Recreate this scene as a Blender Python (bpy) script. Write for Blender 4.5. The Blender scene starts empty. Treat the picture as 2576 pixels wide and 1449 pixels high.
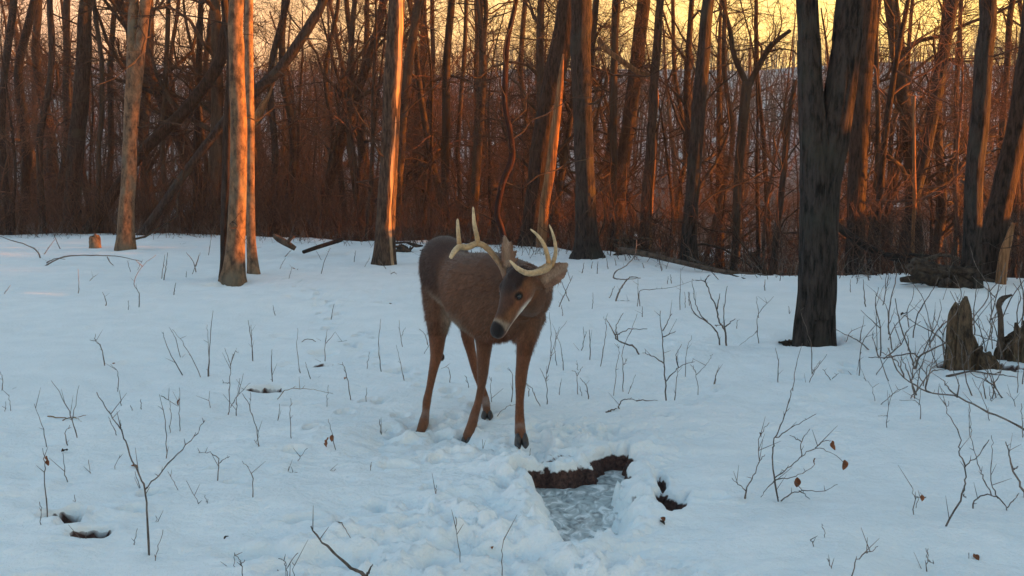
import bpy, math, random
import numpy as np
from mathutils import Vector, Matrix

random.seed(7)
RNG = np.random.default_rng(7)
SC = bpy.context.scene
COL = SC.collection
R = math.radians

# ------------------------------------------------------------------ camera, sky, sun, exposure
CAM_H = 1.35
PITCH = R(5.8)
FPX = 2890.0            # focal length in units of a 2576 pixel wide picture
cam_d = bpy.data.cameras.new('camera')
cam_d.sensor_width = 36.0
cam_d.lens = 36.0 * FPX / 2576.0
cam_d.clip_start = 0.05
cam_d.clip_end = 5000
cam = bpy.data.objects.new('camera', cam_d)
cam.location = (0, 0, CAM_H)
cam.rotation_euler = (R(90) - PITCH, 0, 0)
COL.objects.link(cam)
SC.camera = cam

SUN_EL = 3.4
SUN_AZ = 88.5           # degrees clockwise from +Y (the viewing direction)
world = bpy.data.worlds.new('World')
SC.world = world
world.use_nodes = True
wn, wl = world.node_tree.nodes, world.node_tree.links
for n in list(wn):
    wn.remove(n)
w_out = wn.new('ShaderNodeOutputWorld')
w_bg = wn.new('ShaderNodeBackground')
w_sky = wn.new('ShaderNodeTexSky')
w_sky.sky_type = 'NISHITA'
w_sky.sun_disc = False
w_sky.sun_elevation = R(SUN_EL)
w_sky.sun_rotation = R(SUN_AZ)
w_sky.air_density = 1.0
w_sky.dust_density = 1.6
w_sky.ozone_density = 1.6
w_bg.inputs['Strength'].default_value = 0.125
# evening glow: warm air along the whole horizon, strongest towards the sun, fading upwards
w_tc = wn.new('ShaderNodeTexCoord')
w_sep = wn.new('ShaderNodeSeparateXYZ'); wl.new(w_tc.outputs['Generated'], w_sep.inputs[0])
w_el = wn.new('ShaderNodeMapRange'); w_el.interpolation_type = 'SMOOTHSTEP'
w_el.inputs[1].default_value = 0.12; w_el.inputs[2].default_value = 0.30; w_el.inputs[3].default_value = 1.0; w_el.inputs[4].default_value = 0.0
wl.new(w_sep.outputs[2], w_el.inputs[0])
w_dot = wn.new('ShaderNodeVectorMath'); w_dot.operation = 'DOT_PRODUCT'
w_dot.inputs[1].default_value = (math.sin(R(SUN_AZ)), math.cos(R(SUN_AZ)), 0)
wl.new(w_tc.outputs['Generated'], w_dot.inputs[0])
w_az = wn.new('ShaderNodeMapRange')
w_az.inputs[1].default_value = -1; w_az.inputs[2].default_value = 1; w_az.inputs[3].default_value = 0.0; w_az.inputs[4].default_value = 1.0
wl.new(w_dot.outputs['Value'], w_az.inputs[0])
w_col = wn.new('ShaderNodeValToRGB')          # pale mauve opposite the sun, gold beside it, orange towards it
we = w_col.color_ramp.elements
we[0].position = 0.0; we[0].color = (0.50, 0.42, 0.42, 1)
we[1].position = 1.0; we[1].color = (1.0, 0.55, 0.12, 1)
e_ = we.new(0.36); e_.color = (0.72, 0.43, 0.22, 1)
e_ = we.new(0.52); e_.color = (0.80, 0.50, 0.16, 1)
e_ = we.new(0.66); e_.color = (1.0, 0.68, 0.17, 1)
wl.new(w_az.outputs[0], w_col.inputs[0])
w_glow = wn.new('ShaderNodeVectorMath'); w_glow.operation = 'SCALE'
w_glow.inputs['Scale'].default_value = 2.9
wl.new(w_col.outputs[0], w_glow.inputs[0])
w_hs = wn.new('ShaderNodeHueSaturation'); w_hs.inputs['Saturation'].default_value = 0.95
wl.new(w_sky.outputs[0], w_hs.inputs['Color'])
w_tint = wn.new('ShaderNodeVectorMath'); w_tint.operation = 'MULTIPLY'; w_tint.inputs[1].default_value = (0.98, 1.08, 0.99)
wl.new(w_hs.outputs[0], w_tint.inputs[0])
w_add = wn.new('ShaderNodeMix'); w_add.data_type = 'RGBA'
wl.new(w_el.outputs[0], w_add.inputs[0]); wl.new(w_tint.outputs[0], w_add.inputs[6]); wl.new(w_glow.outputs[0], w_add.inputs[7])
wl.new(w_add.outputs[2], w_bg.inputs[0])
wl.new(w_bg.outputs[0], w_out.inputs[0])

sun_d = bpy.data.lights.new('sun', 'SUN')
sun_d.energy = 5.0
sun_d.angle = R(0.6)
sun_d.color = (1.0, 0.27, 0.02)
sun = bpy.data.objects.new('sun', sun_d)
COL.objects.link(sun)
SUN_DIR = Vector((math.sin(R(SUN_AZ)) * math.cos(R(SUN_EL)), math.cos(R(SUN_AZ)) * math.cos(R(SUN_EL)), math.sin(R(SUN_EL))))
sun.rotation_euler = SUN_DIR.to_track_quat('Z', 'Y').to_euler()
sun.location = (20, 10, 12)

SC.view_settings.view_transform = 'Standard'
SC.view_settings.look = 'None'
SC.view_settings.gamma = 1.0
SC.view_settings.exposure = 2.8
SC.view_settings.use_curve_mapping = False
SC.cycles.use_denoising = True
SC.cycles.max_bounces = 5
SC.cycles.diffuse_bounces = 3
SC.cycles.glossy_bounces = 2
SC.cycles.transparent_max_bounces = 4
SC.cycles.volume_bounces = 0

# ------------------------------------------------------------------ numeric helpers
def _hash(ix, iy, iz=0, seed=0):
    h = (ix.astype(np.int64) * 374761393 + iy.astype(np.int64) * 668265263 + np.asarray(iz).astype(np.int64) * 2147483647 + seed * 974634779) & 0xffffffff
    h = ((h ^ (h >> 13)) * 1274126177) & 0xffffffff
    h = ((h ^ (h >> 16)) * 2246822519) & 0xffffffff
    return ((h ^ (h >> 15)) & 0xffffff) / float(0xffffff)

def vnoise(x, y, seed=0):
    """smooth value noise in -1..1"""
    x = np.asarray(x, float); y = np.asarray(y, float)
    ix, iy = np.floor(x), np.floor(y)
    fx, fy = x - ix, y - iy
    fx = fx * fx * fx * (fx * (fx * 6 - 15) + 10); fy = fy * fy * fy * (fy * (fy * 6 - 15) + 10)
    a, b = _hash(ix, iy, 0, seed), _hash(ix + 1, iy, 0, seed)
    c, d = _hash(ix, iy + 1, 0, seed), _hash(ix + 1, iy + 1, 0, seed)
    return ((a * (1 - fx) + b * fx) * (1 - fy) + (c * (1 - fx) + d * fx) * fy) * 2 - 1

def fbm(x, y, octaves=4, seed=0, gain=0.5):
    s, amp, tot = 0.0, 1.0, 0.0
    c, sn = math.cos(0.6), math.sin(0.6)
    for o in range(octaves):
        s = s + amp * vnoise(x, y, seed + o * 17)
        tot += amp
        amp *= gain
        x, y = (x * c - y * sn) * 2.03 + 5.1, (x * sn + y * c) * 2.03 + 9.7
    return s / tot

def sstep(a, b, x):
    t = np.clip((np.asarray(x, float) - a) / (b - a), 0, 1)
    return t * t * (3 - 2 * t)

def ray(px, py):
    u = (px - 1288.0) / FPX
    v = (724.5 - py) / FPX
    return np.array([u, math.cos(PITCH) + v * math.sin(PITCH), -math.sin(PITCH) + v * math.cos(PITCH)])

def at(px, py, Y):
    """the point at distance Y in front of the lens that the photograph shows at px, py"""
    d = ray(px, py)
    t = Y / d[1]
    return np.array([d[0] * t, Y, CAM_H + d[2] * t])

def gflat(px, py, z=0.0):
    d = ray(px, py)
    t = (z - CAM_H) / d[2]
    return np.array([d[0] * t, d[1] * t])

def poly_sdf(x, y, poly):
    """signed distance to a polygon, negative inside"""
    P = np.asarray(poly, float)
    d = np.full(x.shape, 1e9)
    inside = np.zeros(x.shape, bool)
    n = len(P)
    for i in range(n):
        a, b = P[i], P[(i + 1) % n]
        ex, ey = b - a
        wx, wy = x - a[0], y - a[1]
        t = np.clip((wx * ex + wy * ey) / (ex * ex + ey * ey), 0, 1)
        d = np.minimum(d, np.hypot(wx - ex * t, wy - ey * t))
        cond = ((a[1] <= y) & (b[1] > y)) | ((b[1] <= y) & (a[1] > y))
        with np.errstate(divide='ignore', invalid='ignore'):
            xi = a[0] + (y - a[1]) / (b[1] - a[1]) * ex
        inside ^= cond & (x < xi)
    return np.where(inside, -d, d)

# ------------------------------------------------------------------ object helpers
def link(o, parent=None):
    COL.objects.link(o)
    if parent is not None:
        o.parent = parent
    return o

def tag(o, label=None, cat=None, group=None, kind=None):
    if label: o['label'] = label
    if cat: o['category'] = cat
    if group: o['group'] = group
    if kind: o['kind'] = kind
    return o

def empty(name, loc):
    o = bpy.data.objects.new(name, None)
    o.empty_display_size = 0.1
    o.location = loc
    return link(o)

class MB:
    """collects vertices and quads / triangles, builds one mesh"""
    def __init__(self):
        self.v, self.q, self.t, self.n = [], [], [], 0
    def add(self, v, q=None, t=None):
        v = np.asarray(v, float).reshape(-1, 3)
        if q is not None and len(q): self.q.append(np.asarray(q, np.int64) + self.n)
        if t is not None and len(t): self.t.append(np.asarray(t, np.int64) + self.n)
        self.v.append(v)
        self.n += len(v)
    def tubes(self, P, Rad, sides=3, cap=False, jitter=None):
        """P (B,K,3) centre lines, Rad (B,K) radii"""
        P = np.asarray(P, float); Rad = np.asarray(Rad, float)
        B, K, _ = P.shape
        T = np.empty_like(P)
        T[:, 1:-1] = P[:, 2:] - P[:, :-2]
        T[:, 0] = P[:, 1] - P[:, 0]
        T[:, -1] = P[:, -1] - P[:, -2]
        T /= np.linalg.norm(T, axis=2, keepdims=True) + 1e-12
        main = P[:, -1] - P[:, 0]
        ref = np.where((np.abs(main[:, 2:3]) > 0.8 * np.linalg.norm(main, axis=1, keepdims=True)), np.array([[1.0, 0.13, 0]]), np.array([[0.05, 0.1, 1.0]]))
        U = np.cross(T, ref[:, None, :])
        U /= np.linalg.norm(U, axis=2, keepdims=True) + 1e-12
        W = np.cross(T, U)
        a = np.arange(sides) * 2 * math.pi / sides
        ring = U[:, :, None, :] * np.cos(a)[None, None, :, None] + W[:, :, None, :] * np.sin(a)[None, None, :, None]
        rr = Rad[:, :, None]
        if jitter is not None:
            rr = rr * jitter(P, a)
        V = P[:, :, None, :] + ring * (rr[..., None] if rr.ndim == 3 else rr)
        base = np.arange(B)[:, None, None] * (K * sides)
        k = np.arange(K - 1)[None, :, None] * sides
        s = np.arange(sides)[None, None, :]
        s2 = (s + 1) % sides
        q = np.stack([base + k + s, base + k + s2, base + k + sides + s2, base + k + sides + s], -1).reshape(-1, 4)
        self.add(V.reshape(-1, 3), q)
        if cap:
            off = self.n - B * K * sides
            caps = []
            for b in range(B):
                o = b * K * sides
                for j in range(1, sides - 1):
                    caps.append((o, o + j + 1, o + j))
                    e = o + (K - 1) * sides
                    caps.append((e, e + j, e + j + 1))
            self.t.append(np.asarray(caps, np.int64) + off)
    def mesh(self, name, smooth=True):
        me = bpy.data.meshes.new(name)
        v = np.concatenate(self.v) if self.v else np.zeros((0, 3))
        q = np.concatenate(self.q) if self.q else np.zeros((0, 4), np.int64)
        t = np.concatenate(self.t) if self.t else np.zeros((0, 3), np.int64)
        me.vertices.add(len(v))
        me.vertices.foreach_set('co', v.astype(np.float32).ravel())
        nl = q.size + t.size
        me.loops.add(nl)
        me.loops.foreach_set('vertex_index', np.concatenate([q.ravel(), t.ravel()]).astype(np.int32))
        me.polygons.add(len(q) + len(t))
        starts = np.concatenate([np.arange(len(q)) * 4, q.size + np.arange(len(t)) * 3]).astype(np.int32)
        me.polygons.foreach_set('loop_start', starts)
        me.polygons.foreach_set('use_smooth', np.full(len(q) + len(t), smooth))
        me.update(calc_edges=True)
        me.validate()
        return me
    def build(self, name, mat, parent=None, smooth=True):
        me = self.mesh(name, smooth)
        if mat is not None:
            me.materials.append(mat)
        o = bpy.data.objects.new(name, me)
        return link(o, parent)

def resample(pts, n):
    """smooth curve (Catmull-Rom) through the points, n samples"""
    P = np.asarray(pts, float)
    if len(P) == 2:
        t = np.linspace(0, 1, n)[:, None]
        return P[0] * (1 - t) + P[1] * t
    Q = np.vstack([2 * P[0] - P[1], P, 2 * P[-1] - P[-2]])
    seg = np.linspace(0, len(P) - 1 - 1e-9, n)
    i = np.floor(seg).astype(int)
    t = (seg - i)[:, None]
    p0, p1, p2, p3 = Q[i], Q[i + 1], Q[i + 2], Q[i + 3]
    return 0.5 * ((2 * p1) + (-p0 + p2) * t + (2 * p0 - 5 * p1 + 4 * p2 - p3) * t * t + (-p0 + 3 * p1 - 3 * p2 + p3) * t ** 3)

# ------------------------------------------------------------------ materials
def mat(name):
    m = bpy.data.materials.new(name)
    m.use_nodes = True
    nt = m.node_tree
    return m, nt, nt.nodes, nt.links, nt.nodes['Principled BSDF']

def node(nodes, kind, **kw):
    n = nodes.new(kind)
    for k, v in kw.items():
        if k in n.inputs:
            n.inputs[k].default_value = v
        else:
            setattr(n, k, v)
    return n

def ramp(nodes, stops):
    r = nodes.new('ShaderNodeValToRGB')
    e = r.color_ramp.elements
    while len(e) < len(stops):
        e.new(0.5)
    for el, (p, c) in zip(e, stops):
        el.position = p
        el.color = (c[0], c[1], c[2], 1) if not np.isscalar(c) else (c, c, c, 1)
    return r

def bark(name, dark, light, vscale=(30, 30, 6.0), bump=0.9, dist=0.03, spec=0.15, lichen=None):
    m, nt, N, L, B = mat(name)
    tc = node(N, 'ShaderNodeTexCoord')
    mp = node(N, 'ShaderNodeMapping'); mp.inputs['Scale'].default_value = vscale
    L.new(tc.outputs['Object'], mp.inputs[0])
    n1 = node(N, 'ShaderNodeTexNoise', Scale=1.0, Detail=8.0, Roughness=0.7)
    L.new(mp.outputs[0], n1.inputs['Vector'])
    n2 = node(N, 'ShaderNodeTexNoise', Scale=2.3, Detail=4.0)
    L.new(tc.outputs['Object'], n2.inputs['Vector'])
    oi = node(N, 'ShaderNodeObjectInfo')
    cr = ramp(N, [(0.38, dark), (0.60, light)])
    L.new(n1.outputs[0], cr.inputs[0])
    last = cr.outputs[0]
    if lichen:
        mx = node(N, 'ShaderNodeMix', data_type='RGBA')
        lr = ramp(N, [(0.52, 0.0), (0.66, 0.75)])
        L.new(n2.outputs[0], lr.inputs[0])
        L.new(lr.outputs[0], mx.inputs[0]); L.new(last, mx.inputs[6]); mx.inputs[7].default_value = (*lichen, 1)
        last = mx.outputs[2]
    hv = node(N, 'ShaderNodeHueSaturation')
    ma = node(N, 'ShaderNodeMapRange'); ma.inputs[3].default_value = 0.75; ma.inputs[4].default_value = 1.3
    L.new(oi.outputs['Random'], ma.inputs[0]); L.new(ma.outputs[0], hv.inputs['Value'])
    L.new(last, hv.inputs['Color'])
    L.new(hv.outputs[0], B.inputs['Base Color'])
    B.inputs['Roughness'].default_value = 0.9
    B.inputs['Specular IOR Level'].default_value = spec
    bp = node(N, 'ShaderNodeBump', Strength=bump, Distance=dist)
    L.new(n1.outputs[0], bp.inputs['Height']); L.new(bp.outputs[0], B.inputs['Normal'])
    return m

M = {}
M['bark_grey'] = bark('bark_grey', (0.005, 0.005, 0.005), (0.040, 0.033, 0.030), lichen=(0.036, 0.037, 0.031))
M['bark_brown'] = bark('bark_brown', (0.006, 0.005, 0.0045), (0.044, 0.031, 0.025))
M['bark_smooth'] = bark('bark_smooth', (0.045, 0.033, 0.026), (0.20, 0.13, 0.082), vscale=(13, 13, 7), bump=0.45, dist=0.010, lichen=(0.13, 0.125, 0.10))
M['bark_far'] = bark('bark_far', (0.014, 0.011, 0.009), (0.060, 0.045, 0.034), vscale=(6, 6, 1.5), bump=0.3)
def peel(m):
    """the same bark with strips fallen away to bare wood"""
    N, L = m.node_tree.nodes, m.node_tree.links
    B = N['Principled BSDF']
    src = B.inputs['Base Color'].links[0].from_socket
    a = node(N, 'ShaderNodeAttribute', attribute_name='bare')
    tc = node(N, 'ShaderNodeTexCoord')
    mp = node(N, 'ShaderNodeMapping'); mp.inputs['Scale'].default_value = (30, 30, 1.6); L.new(tc.outputs['Object'], mp.inputs[0])
    n = node(N, 'ShaderNodeTexNoise', Scale=1.0, Detail=5.0); L.new(mp.outputs[0], n.inputs['Vector'])
    ad = node(N, 'ShaderNodeMath', operation='MULTIPLY_ADD'); L.new(n.outputs[0], ad.inputs[0]); ad.inputs[1].default_value = .5; L.new(a.outputs['Fac'], ad.inputs[2])
    th = ramp(N, [(.68, 0.0), (.76, 1.0)]); L.new(ad.outputs[0], th.inputs[0])
    w = ramp(N, [(.3, (.17, .115, .075)), (.65, (.40, .30, .20))]); L.new(n.outputs[0], w.inputs[0])
    mx = node(N, 'ShaderNodeMix', data_type='RGBA'); L.new(th.outputs[0], mx.inputs[0]); L.new(src, mx.inputs[6]); L.new(w.outputs[0], mx.inputs[7])
    L.new(mx.outputs[2], B.inputs['Base Color'])
    return m
M['bark_peeled'] = peel(bark('bark_peeled', (0.016, 0.012, 0.010), (0.085, 0.06, 0.045)))
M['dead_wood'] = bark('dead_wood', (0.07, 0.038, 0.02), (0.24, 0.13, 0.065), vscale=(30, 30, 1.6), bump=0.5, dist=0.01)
M['stump_wood'] = bark('stump_wood', (0.022, 0.017, 0.013), (0.125, 0.088, 0.056), vscale=(40, 40, 9), bump=0.9, dist=0.03, lichen=(0.105, 0.098, 0.055))
M['twig'] = bark('twig', (0.07, 0.06, 0.054), (0.17, 0.145, 0.13), vscale=(40, 40, 20), bump=0.2, dist=0.003)
M['twig_red'] = bark('twig_red', (0.034, 0.022, 0.018), (0.110, 0.064, 0.045), vscale=(10, 10, 3), bump=0.2, dist=0.003)
M['crook'] = bark('crook', (0.010, 0.005, 0.005), (0.030, 0.013, 0.011), vscale=(20, 20, 5), bump=0.6, dist=0.012)
M['log'] = bark('log', (0.022, 0.018, 0.015), (0.085, 0.065, 0.05), vscale=(12, 12, 12), bump=0.7, dist=0.02)
M['straw'] = bark('straw', (0.13, 0.08, 0.032), (0.28, 0.18, 0.08), vscale=(30, 30, 30), bump=0.1, dist=0.002)
M['dry_leaf'] = bark('dry_leaf', (0.11, 0.04, 0.02), (0.24, 0.10, 0.05), vscale=(40, 40, 40), bump=0.3, dist=0.004)

# ------------------------------------------------------------------ terrain
POND = [gflat(*p) for p in [(1300, 1192), (1308, 1172), (1350, 1160), (1400, 1166), (1450, 1156), (1485, 1158), (1497, 1130), (1540, 1122), (1590, 1126), (1596, 1165), (1570, 1205),
                            (1606, 1250), (1594, 1300), (1500, 1352), (1440, 1398), (1405, 1362), (1365, 1330), (1342, 1270), (1342, 1215)]]
SCRAPE = [gflat(*p) for p in [(1636, 1258), (1642, 1222), (1668, 1196), (1684, 1226), (1708, 1230), (1738, 1220), (1732, 1262), (1682, 1286)]]
POND_Z = -0.115
# bare holes in the snow: picture point, radius across, radius along, depth, soil shows
HOLES = [(165, 1283, .060, .045, .13, 1), (232, 1328, .055, .045, .11, 1), (672, 978, .075, .045, .13, 1), (812, 882, .07, .06, .07, 0), (800, 914, .085, .06, .10, 1),
         (55, 1446, .09, .05, .13, 1), (768, 1303, .055, .04, .07, 0), (640, 1385, .10, .05, .045, 0), (755, 1012, .07, .05, .04, 0), (850, 1400, .12, .07, .05, 0),
         (1090, 1235, .05, .04, .06, 0), (1210, 1385, .08, .06, .07, 0), (1115, 1372, .07, .05, .06, 0), (1440, 1115, .06, .05, .05, 0),
         (1000, 1165, .07, .05, .04, 0), (900, 760, .20, .12, .05, 0), (975, 765, .13, .10, .06, 0), (1600, 1240, .07, .10, .045, 0), (1665, 1195, .025, .10, .05, 0),
         (2470, 925, .33, .22, .13, 1), (2300, 722, .5, .4, .12, 0), (1780, 1240, .10, .06, .02, 0), (2045, 866, .26, .22, .05, 0), (580, 712, .34, .3, .05, 0)]
HOLES = [(gflat(px, py), rx * (1.45 if py > 870 and px < 1000 else 1), ry * (1.6 if py > 870 and px < 1000 else 1), d * 1.25, s) for px, py, rx, ry, d, s in HOLES]

def crest_y(x):
    return np.interp(x, [-14, -9, -5, -2.2, 0.8, 2.5, 3.6, 5.3, 9, 14], [25.5, 24.3, 23.2, 21.5, 19.6, 17.0, 14.4, 13.9, 13.6, 14.5])

def land(x, y):
    """height of the unbroken snow"""
    x = np.asarray(x, float); y = np.asarray(y, float)
    s = y - crest_y(x) - 0.7 * vnoise(x * 0.55, y * 0.2, 5) - 0.5 * vnoise(x * 1.7, y * 0.3, 6)
    sp = np.maximum(s, 0)
    drop = -np.where(sp < 3, 0.045 * sp * sp, 0.405 + 0.27 * (sp - 3))
    drop = -4.2 * (1 - np.exp(drop / 4.2))
    rise = np.maximum(y - 48, 0)
    r = rise * 0.115 * (1 + 0.10 * vnoise(x / 90.0, y / 90.0, 9))
    r = np.where(r > 36, 36 + 3 * (1 - np.exp(-(r - 36) / 12)), r)
    r = r + rise / (rise + 60) * 3.0 * fbm(x / 60.0, y / 60.0, 3, 11) + np.minimum(rise, 240) / 240 * 3.5 * fbm(x / 110.0, 0 * y + 0.5, 3, 12)
    near = np.exp(-np.maximum(np.hypot(x, y - 8) - 8, 0) / 25)
    und = 0.045 * fbm(x * 0.5, y * 0.5, 2, 1) + 0.026 * fbm(x * 1.9, y * 1.9, 2, 2)
    far_und = 0.5 * fbm(x / 12.0, y / 12.0, 3, 3) * sstep(24, 40, np.hypot(x, y))
    # unseen bank added beside the clearing to keep the low sun off it
    bank = 1.9 * sstep(5.8, 10.5, x - 0.03 * np.maximum(y, 0)) * (1 - 0.45 * sstep(9.0, 11.5, y) - 0.55 * sstep(12.6, 14.2, y)) * (1 + 0.25 * vnoise(x * 0.4, y * 0.4, 31))
    hump = 0.10 * np.exp(-((x - 4.2) ** 2 / 3.0 + (y - 13.0) ** 2 / 2.0)) + 0.05 * np.exp(-((x + 7.5) ** 2 / 6.0 + (y - 22.0) ** 2 / 3.0))
    w2 = sstep(10, 14, x) * (1 - sstep(60, 90, x)) * sstep(11.5, 13, y) * (1 - sstep(22, 25, y))  # second unseen bank, added to cut grazing sun on the crest snow
    low = drop * (1 - w2) + 1.15 * w2 * (1 + 0.3 * vnoise(x * .3, y * .5, 33))
    bank = bank * (1 - w2)
    # unseen spur added on the sun side to put the far slope in shade
    spur = 50 * sstep(150, 235, x - 0.12 * np.maximum(y - 60, 0)) * sstep(54, 74, y) * (1 + 0.12 * vnoise(x / 40.0, y / 40.0, 35))
    drop = low
    r = np.maximum(r, spur)
    return drop + r + und * (0.4 + 0.6 * near) + far_und + bank + hump

TRAMPLE = [(gflat(1290, 1130), .62, .40), (gflat(1200, 1330), .55, .55), (gflat(1450, 1090), .45, .30), (gflat(1420, 1430), .45, .30), (gflat(1080, 1080), .30, .30), (gflat(960, 1390), .45, .35)]

_pr = np.random.default_rng(15)
PRINTS = []
for tr_ in ([(1120, 1075), (900, 1010), (700, 1130), (430, 1230), (150, 1290)], [(1230, 1060), (1010, 930), (860, 820), (790, 740), (700, 690)], [(1330, 1120), (1260, 1250), (1080, 1370), (800, 1440)], [(1350, 1080), (1620, 1060), (1900, 980), (2150, 930)], [(1180, 1090), (1050, 1230), (900, 1320)]):
    T_ = np.array([gflat(*p) for p in tr_])
    L_ = int(np.linalg.norm(np.diff(T_, axis=0), axis=1).sum() / .24)
    C_ = resample(T_, max(L_, 3))
    for i, p in enumerate(C_):
        PRINTS.append((p[0] + _pr.normal() * .05 + .05 * (-1) ** i, p[1] + _pr.normal() * .05, _pr.uniform(.025, .07)))

def cuts(x, y, top):
    """height of the trampled, dug and holed snow, and how far soil may show"""
    z = top.copy()
    soil = np.zeros_like(z)
    tr = np.zeros_like(z)
    for c, a, b in TRAMPLE:
        tr = np.maximum(tr, np.exp(-(((x - c[0]) / a) ** 2 + ((y - c[1]) / b) ** 2) * 1.1))
    sd = poly_sdf(x, y, POND)
    rim = np.exp(-np.maximum(sd, 0) / 0.28)
    tr = np.maximum(tr, 0.75 * rim * sstep(0.9, 0.2, x))
    lump = 1 - np.abs(fbm(x * 7.5, y * 7.5, 2, 41))
    lump2 = 1 - np.abs(fbm(x * 17.0 + 3, y * 17.0, 2, 43))
    clod = sstep(.15, .5, fbm(x * 11 + 7, y * 11, 2, 45))
    z += tr * (0.10 * (lump - 0.78) + 0.045 * (lump2 - 0.75) + 0.028 * clod - 0.02 + 0.07 * fbm(x * 3.3, y * 3.3, 2, 47))
    z += (1 - tr) * (0.011 * fbm(x * 5.0, y * 7.0, 3, 51) + 0.0032 * fbm(x * 26.0, y * 30.0, 2, 53))
    crust = np.abs(fbm(x * 4.2, y * 5.5, 3, 57))
    z += (1 - tr) * (0.030 * (0.25 - crust) + 0.012 * np.maximum(fbm(x * 11.0, y * 13.0, 2, 59), 0)) * (0.5 + 0.5 * vnoise(x * .8, y * .8, 58))
    for c in PRINTS:
        q = np.hypot((x - c[0]) / .042, (y - c[1]) / .052)
        z -= c[2] * (1 - sstep(.55, 1.25, q)) - .010 * np.exp(-((q - 1.5) / .35) ** 2)
    # small dents and crumbs of crust all over the open snow
    dn = vnoise(x * 2.6, y * 2.6, 61)
    z -= 0.022 * sstep(0.66, 0.92, dn) * (1 - tr)
    z += 0.010 * sstep(0.70, 0.95, vnoise(x * 6.5, y * 6.5, 63)) * (1 - tr)
    for c, rx, ry, d, s in HOLES:
        q = np.hypot((x - c[0]) / rx, (y - c[1]) / ry) * (1 + 0.22 * vnoise(x * 14, y * 14, 71))
        f = 1 - sstep(0.5, 1.1, q)
        z -= d * f
        z += 0.010 * np.exp(-((q - 1.45) / 0.3) ** 2)
        soil = np.maximum(soil, 2 * s * (q < 1.0))
    # the drinking hole: snow falls away to the ice, bare earth shows on the far bank
    sdn = sd + 0.040 * fbm(x * 8, y * 8, 3, 81) + 0.024 * vnoise(x * 24, y * 24, 83)
    f = 1 - sstep(-0.075 - 0.05 * sstep(5.1, 4.8, y), 0.015, sdn)
    lip = 0.028 * np.exp(-((sdn - 0.05) / 0.05) ** 2)
    z = z * (1 - f) + (POND_Z - 0.05) * f + lip
    back = sstep(4.98, 5.06, y + 0.10 * (x - 0.6))
    soil = np.maximum(soil, (np.abs(sdn) < 0.2) * back)
    ss = poly_sdf(x, y, SCRAPE) + 0.02 * fbm(x * 14, y * 14, 2, 91)
    f = 1 - sstep(-0.05, 0.012, ss)
    z -= 0.10 * f
    soil = np.maximum(soil, (ss < 0.08))
    return z, soil

def ground_z(x, y):
    x = np.atleast_1d(np.asarray(x, float)); y = np.atleast_1d(np.asarray(y, float))
    z, _ = cuts(x, y, land(x, y))
    return z if len(z) > 1 else float(z[0])

def gp(px, py):
    """the place on the snow that the photograph shows at px, py"""
    d = ray(px, py)
    t = GP_T
    f = CAM_H + d[2] * t - land(d[0] * t, d[1] * t)
    hit = f < 0
    if hit.any():
        k = max(int(np.argmax(hit)), 1)
        u = t[k - 1] + (t[k] - t[k - 1]) * f[k - 1] / (f[k - 1] - f[k] + 1e-12)
    else:
        u = t[int(np.argmin(f[60:])) + 60]
    p = d * u
    return np.array([p[0], p[1], ground_z(p[0], p[1])])
GP_T = 2.5 * 1.006 ** np.arange(420)

def axis(parts):
    out = [parts[0][0]]
    for a, b, s0, g in parts:
        s, v = s0, a
        while v < b - s * 0.5:
            v += s
            s *= g
            out.append(v)
    return np.array(out)

xr = axis([(1.7, 3.7, .02, 1.002), (3.7, 420, .03, 1.045)])
xl = axis([(0.35, 3.5, .018, 1.002), (3.5, 420, .03, 1.045)])
xs = np.concatenate([-xl[::-1], np.arange(-0.34, 1.69, 0.0115), xr])
yb = axis([(-3.0, 60, .1, 1.12)])
ys = np.concatenate([-yb[::-1], axis([(3.1, 4.0, .016, 1.0)]), axis([(4.0, 6.2, .0115, 1.0)])[1:], axis([(6.2, 26, .014, 1.011), (26, 700, .3, 1.045)])[1:]])
X, Y = np.meshgrid(xs, ys)
X, Y = X.ravel(), Y.ravel()
TOP = land(X, Y)
Z = TOP.copy()
SOIL = np.zeros_like(Z)
nearm = (np.abs(X) < 9) & (Y > 2.9) & (Y < 26)
zz, so = cuts(X[nearm], Y[nearm], TOP[nearm])
Z[nearm] = zz
SOIL[nearm] = np.minimum(so, 1)
TOP[nearm] += 0.055 * (so > 1.5)
g = MB()
nx, ny = len(xs), len(ys)
ii = (np.arange(ny - 1)[:, None] * nx + np.arange(nx - 1)[None, :]).ravel()
g.add(np.stack([X, Y, Z], 1), np.stack([ii, ii + 1, ii + nx + 1, ii + nx], 1))

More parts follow.
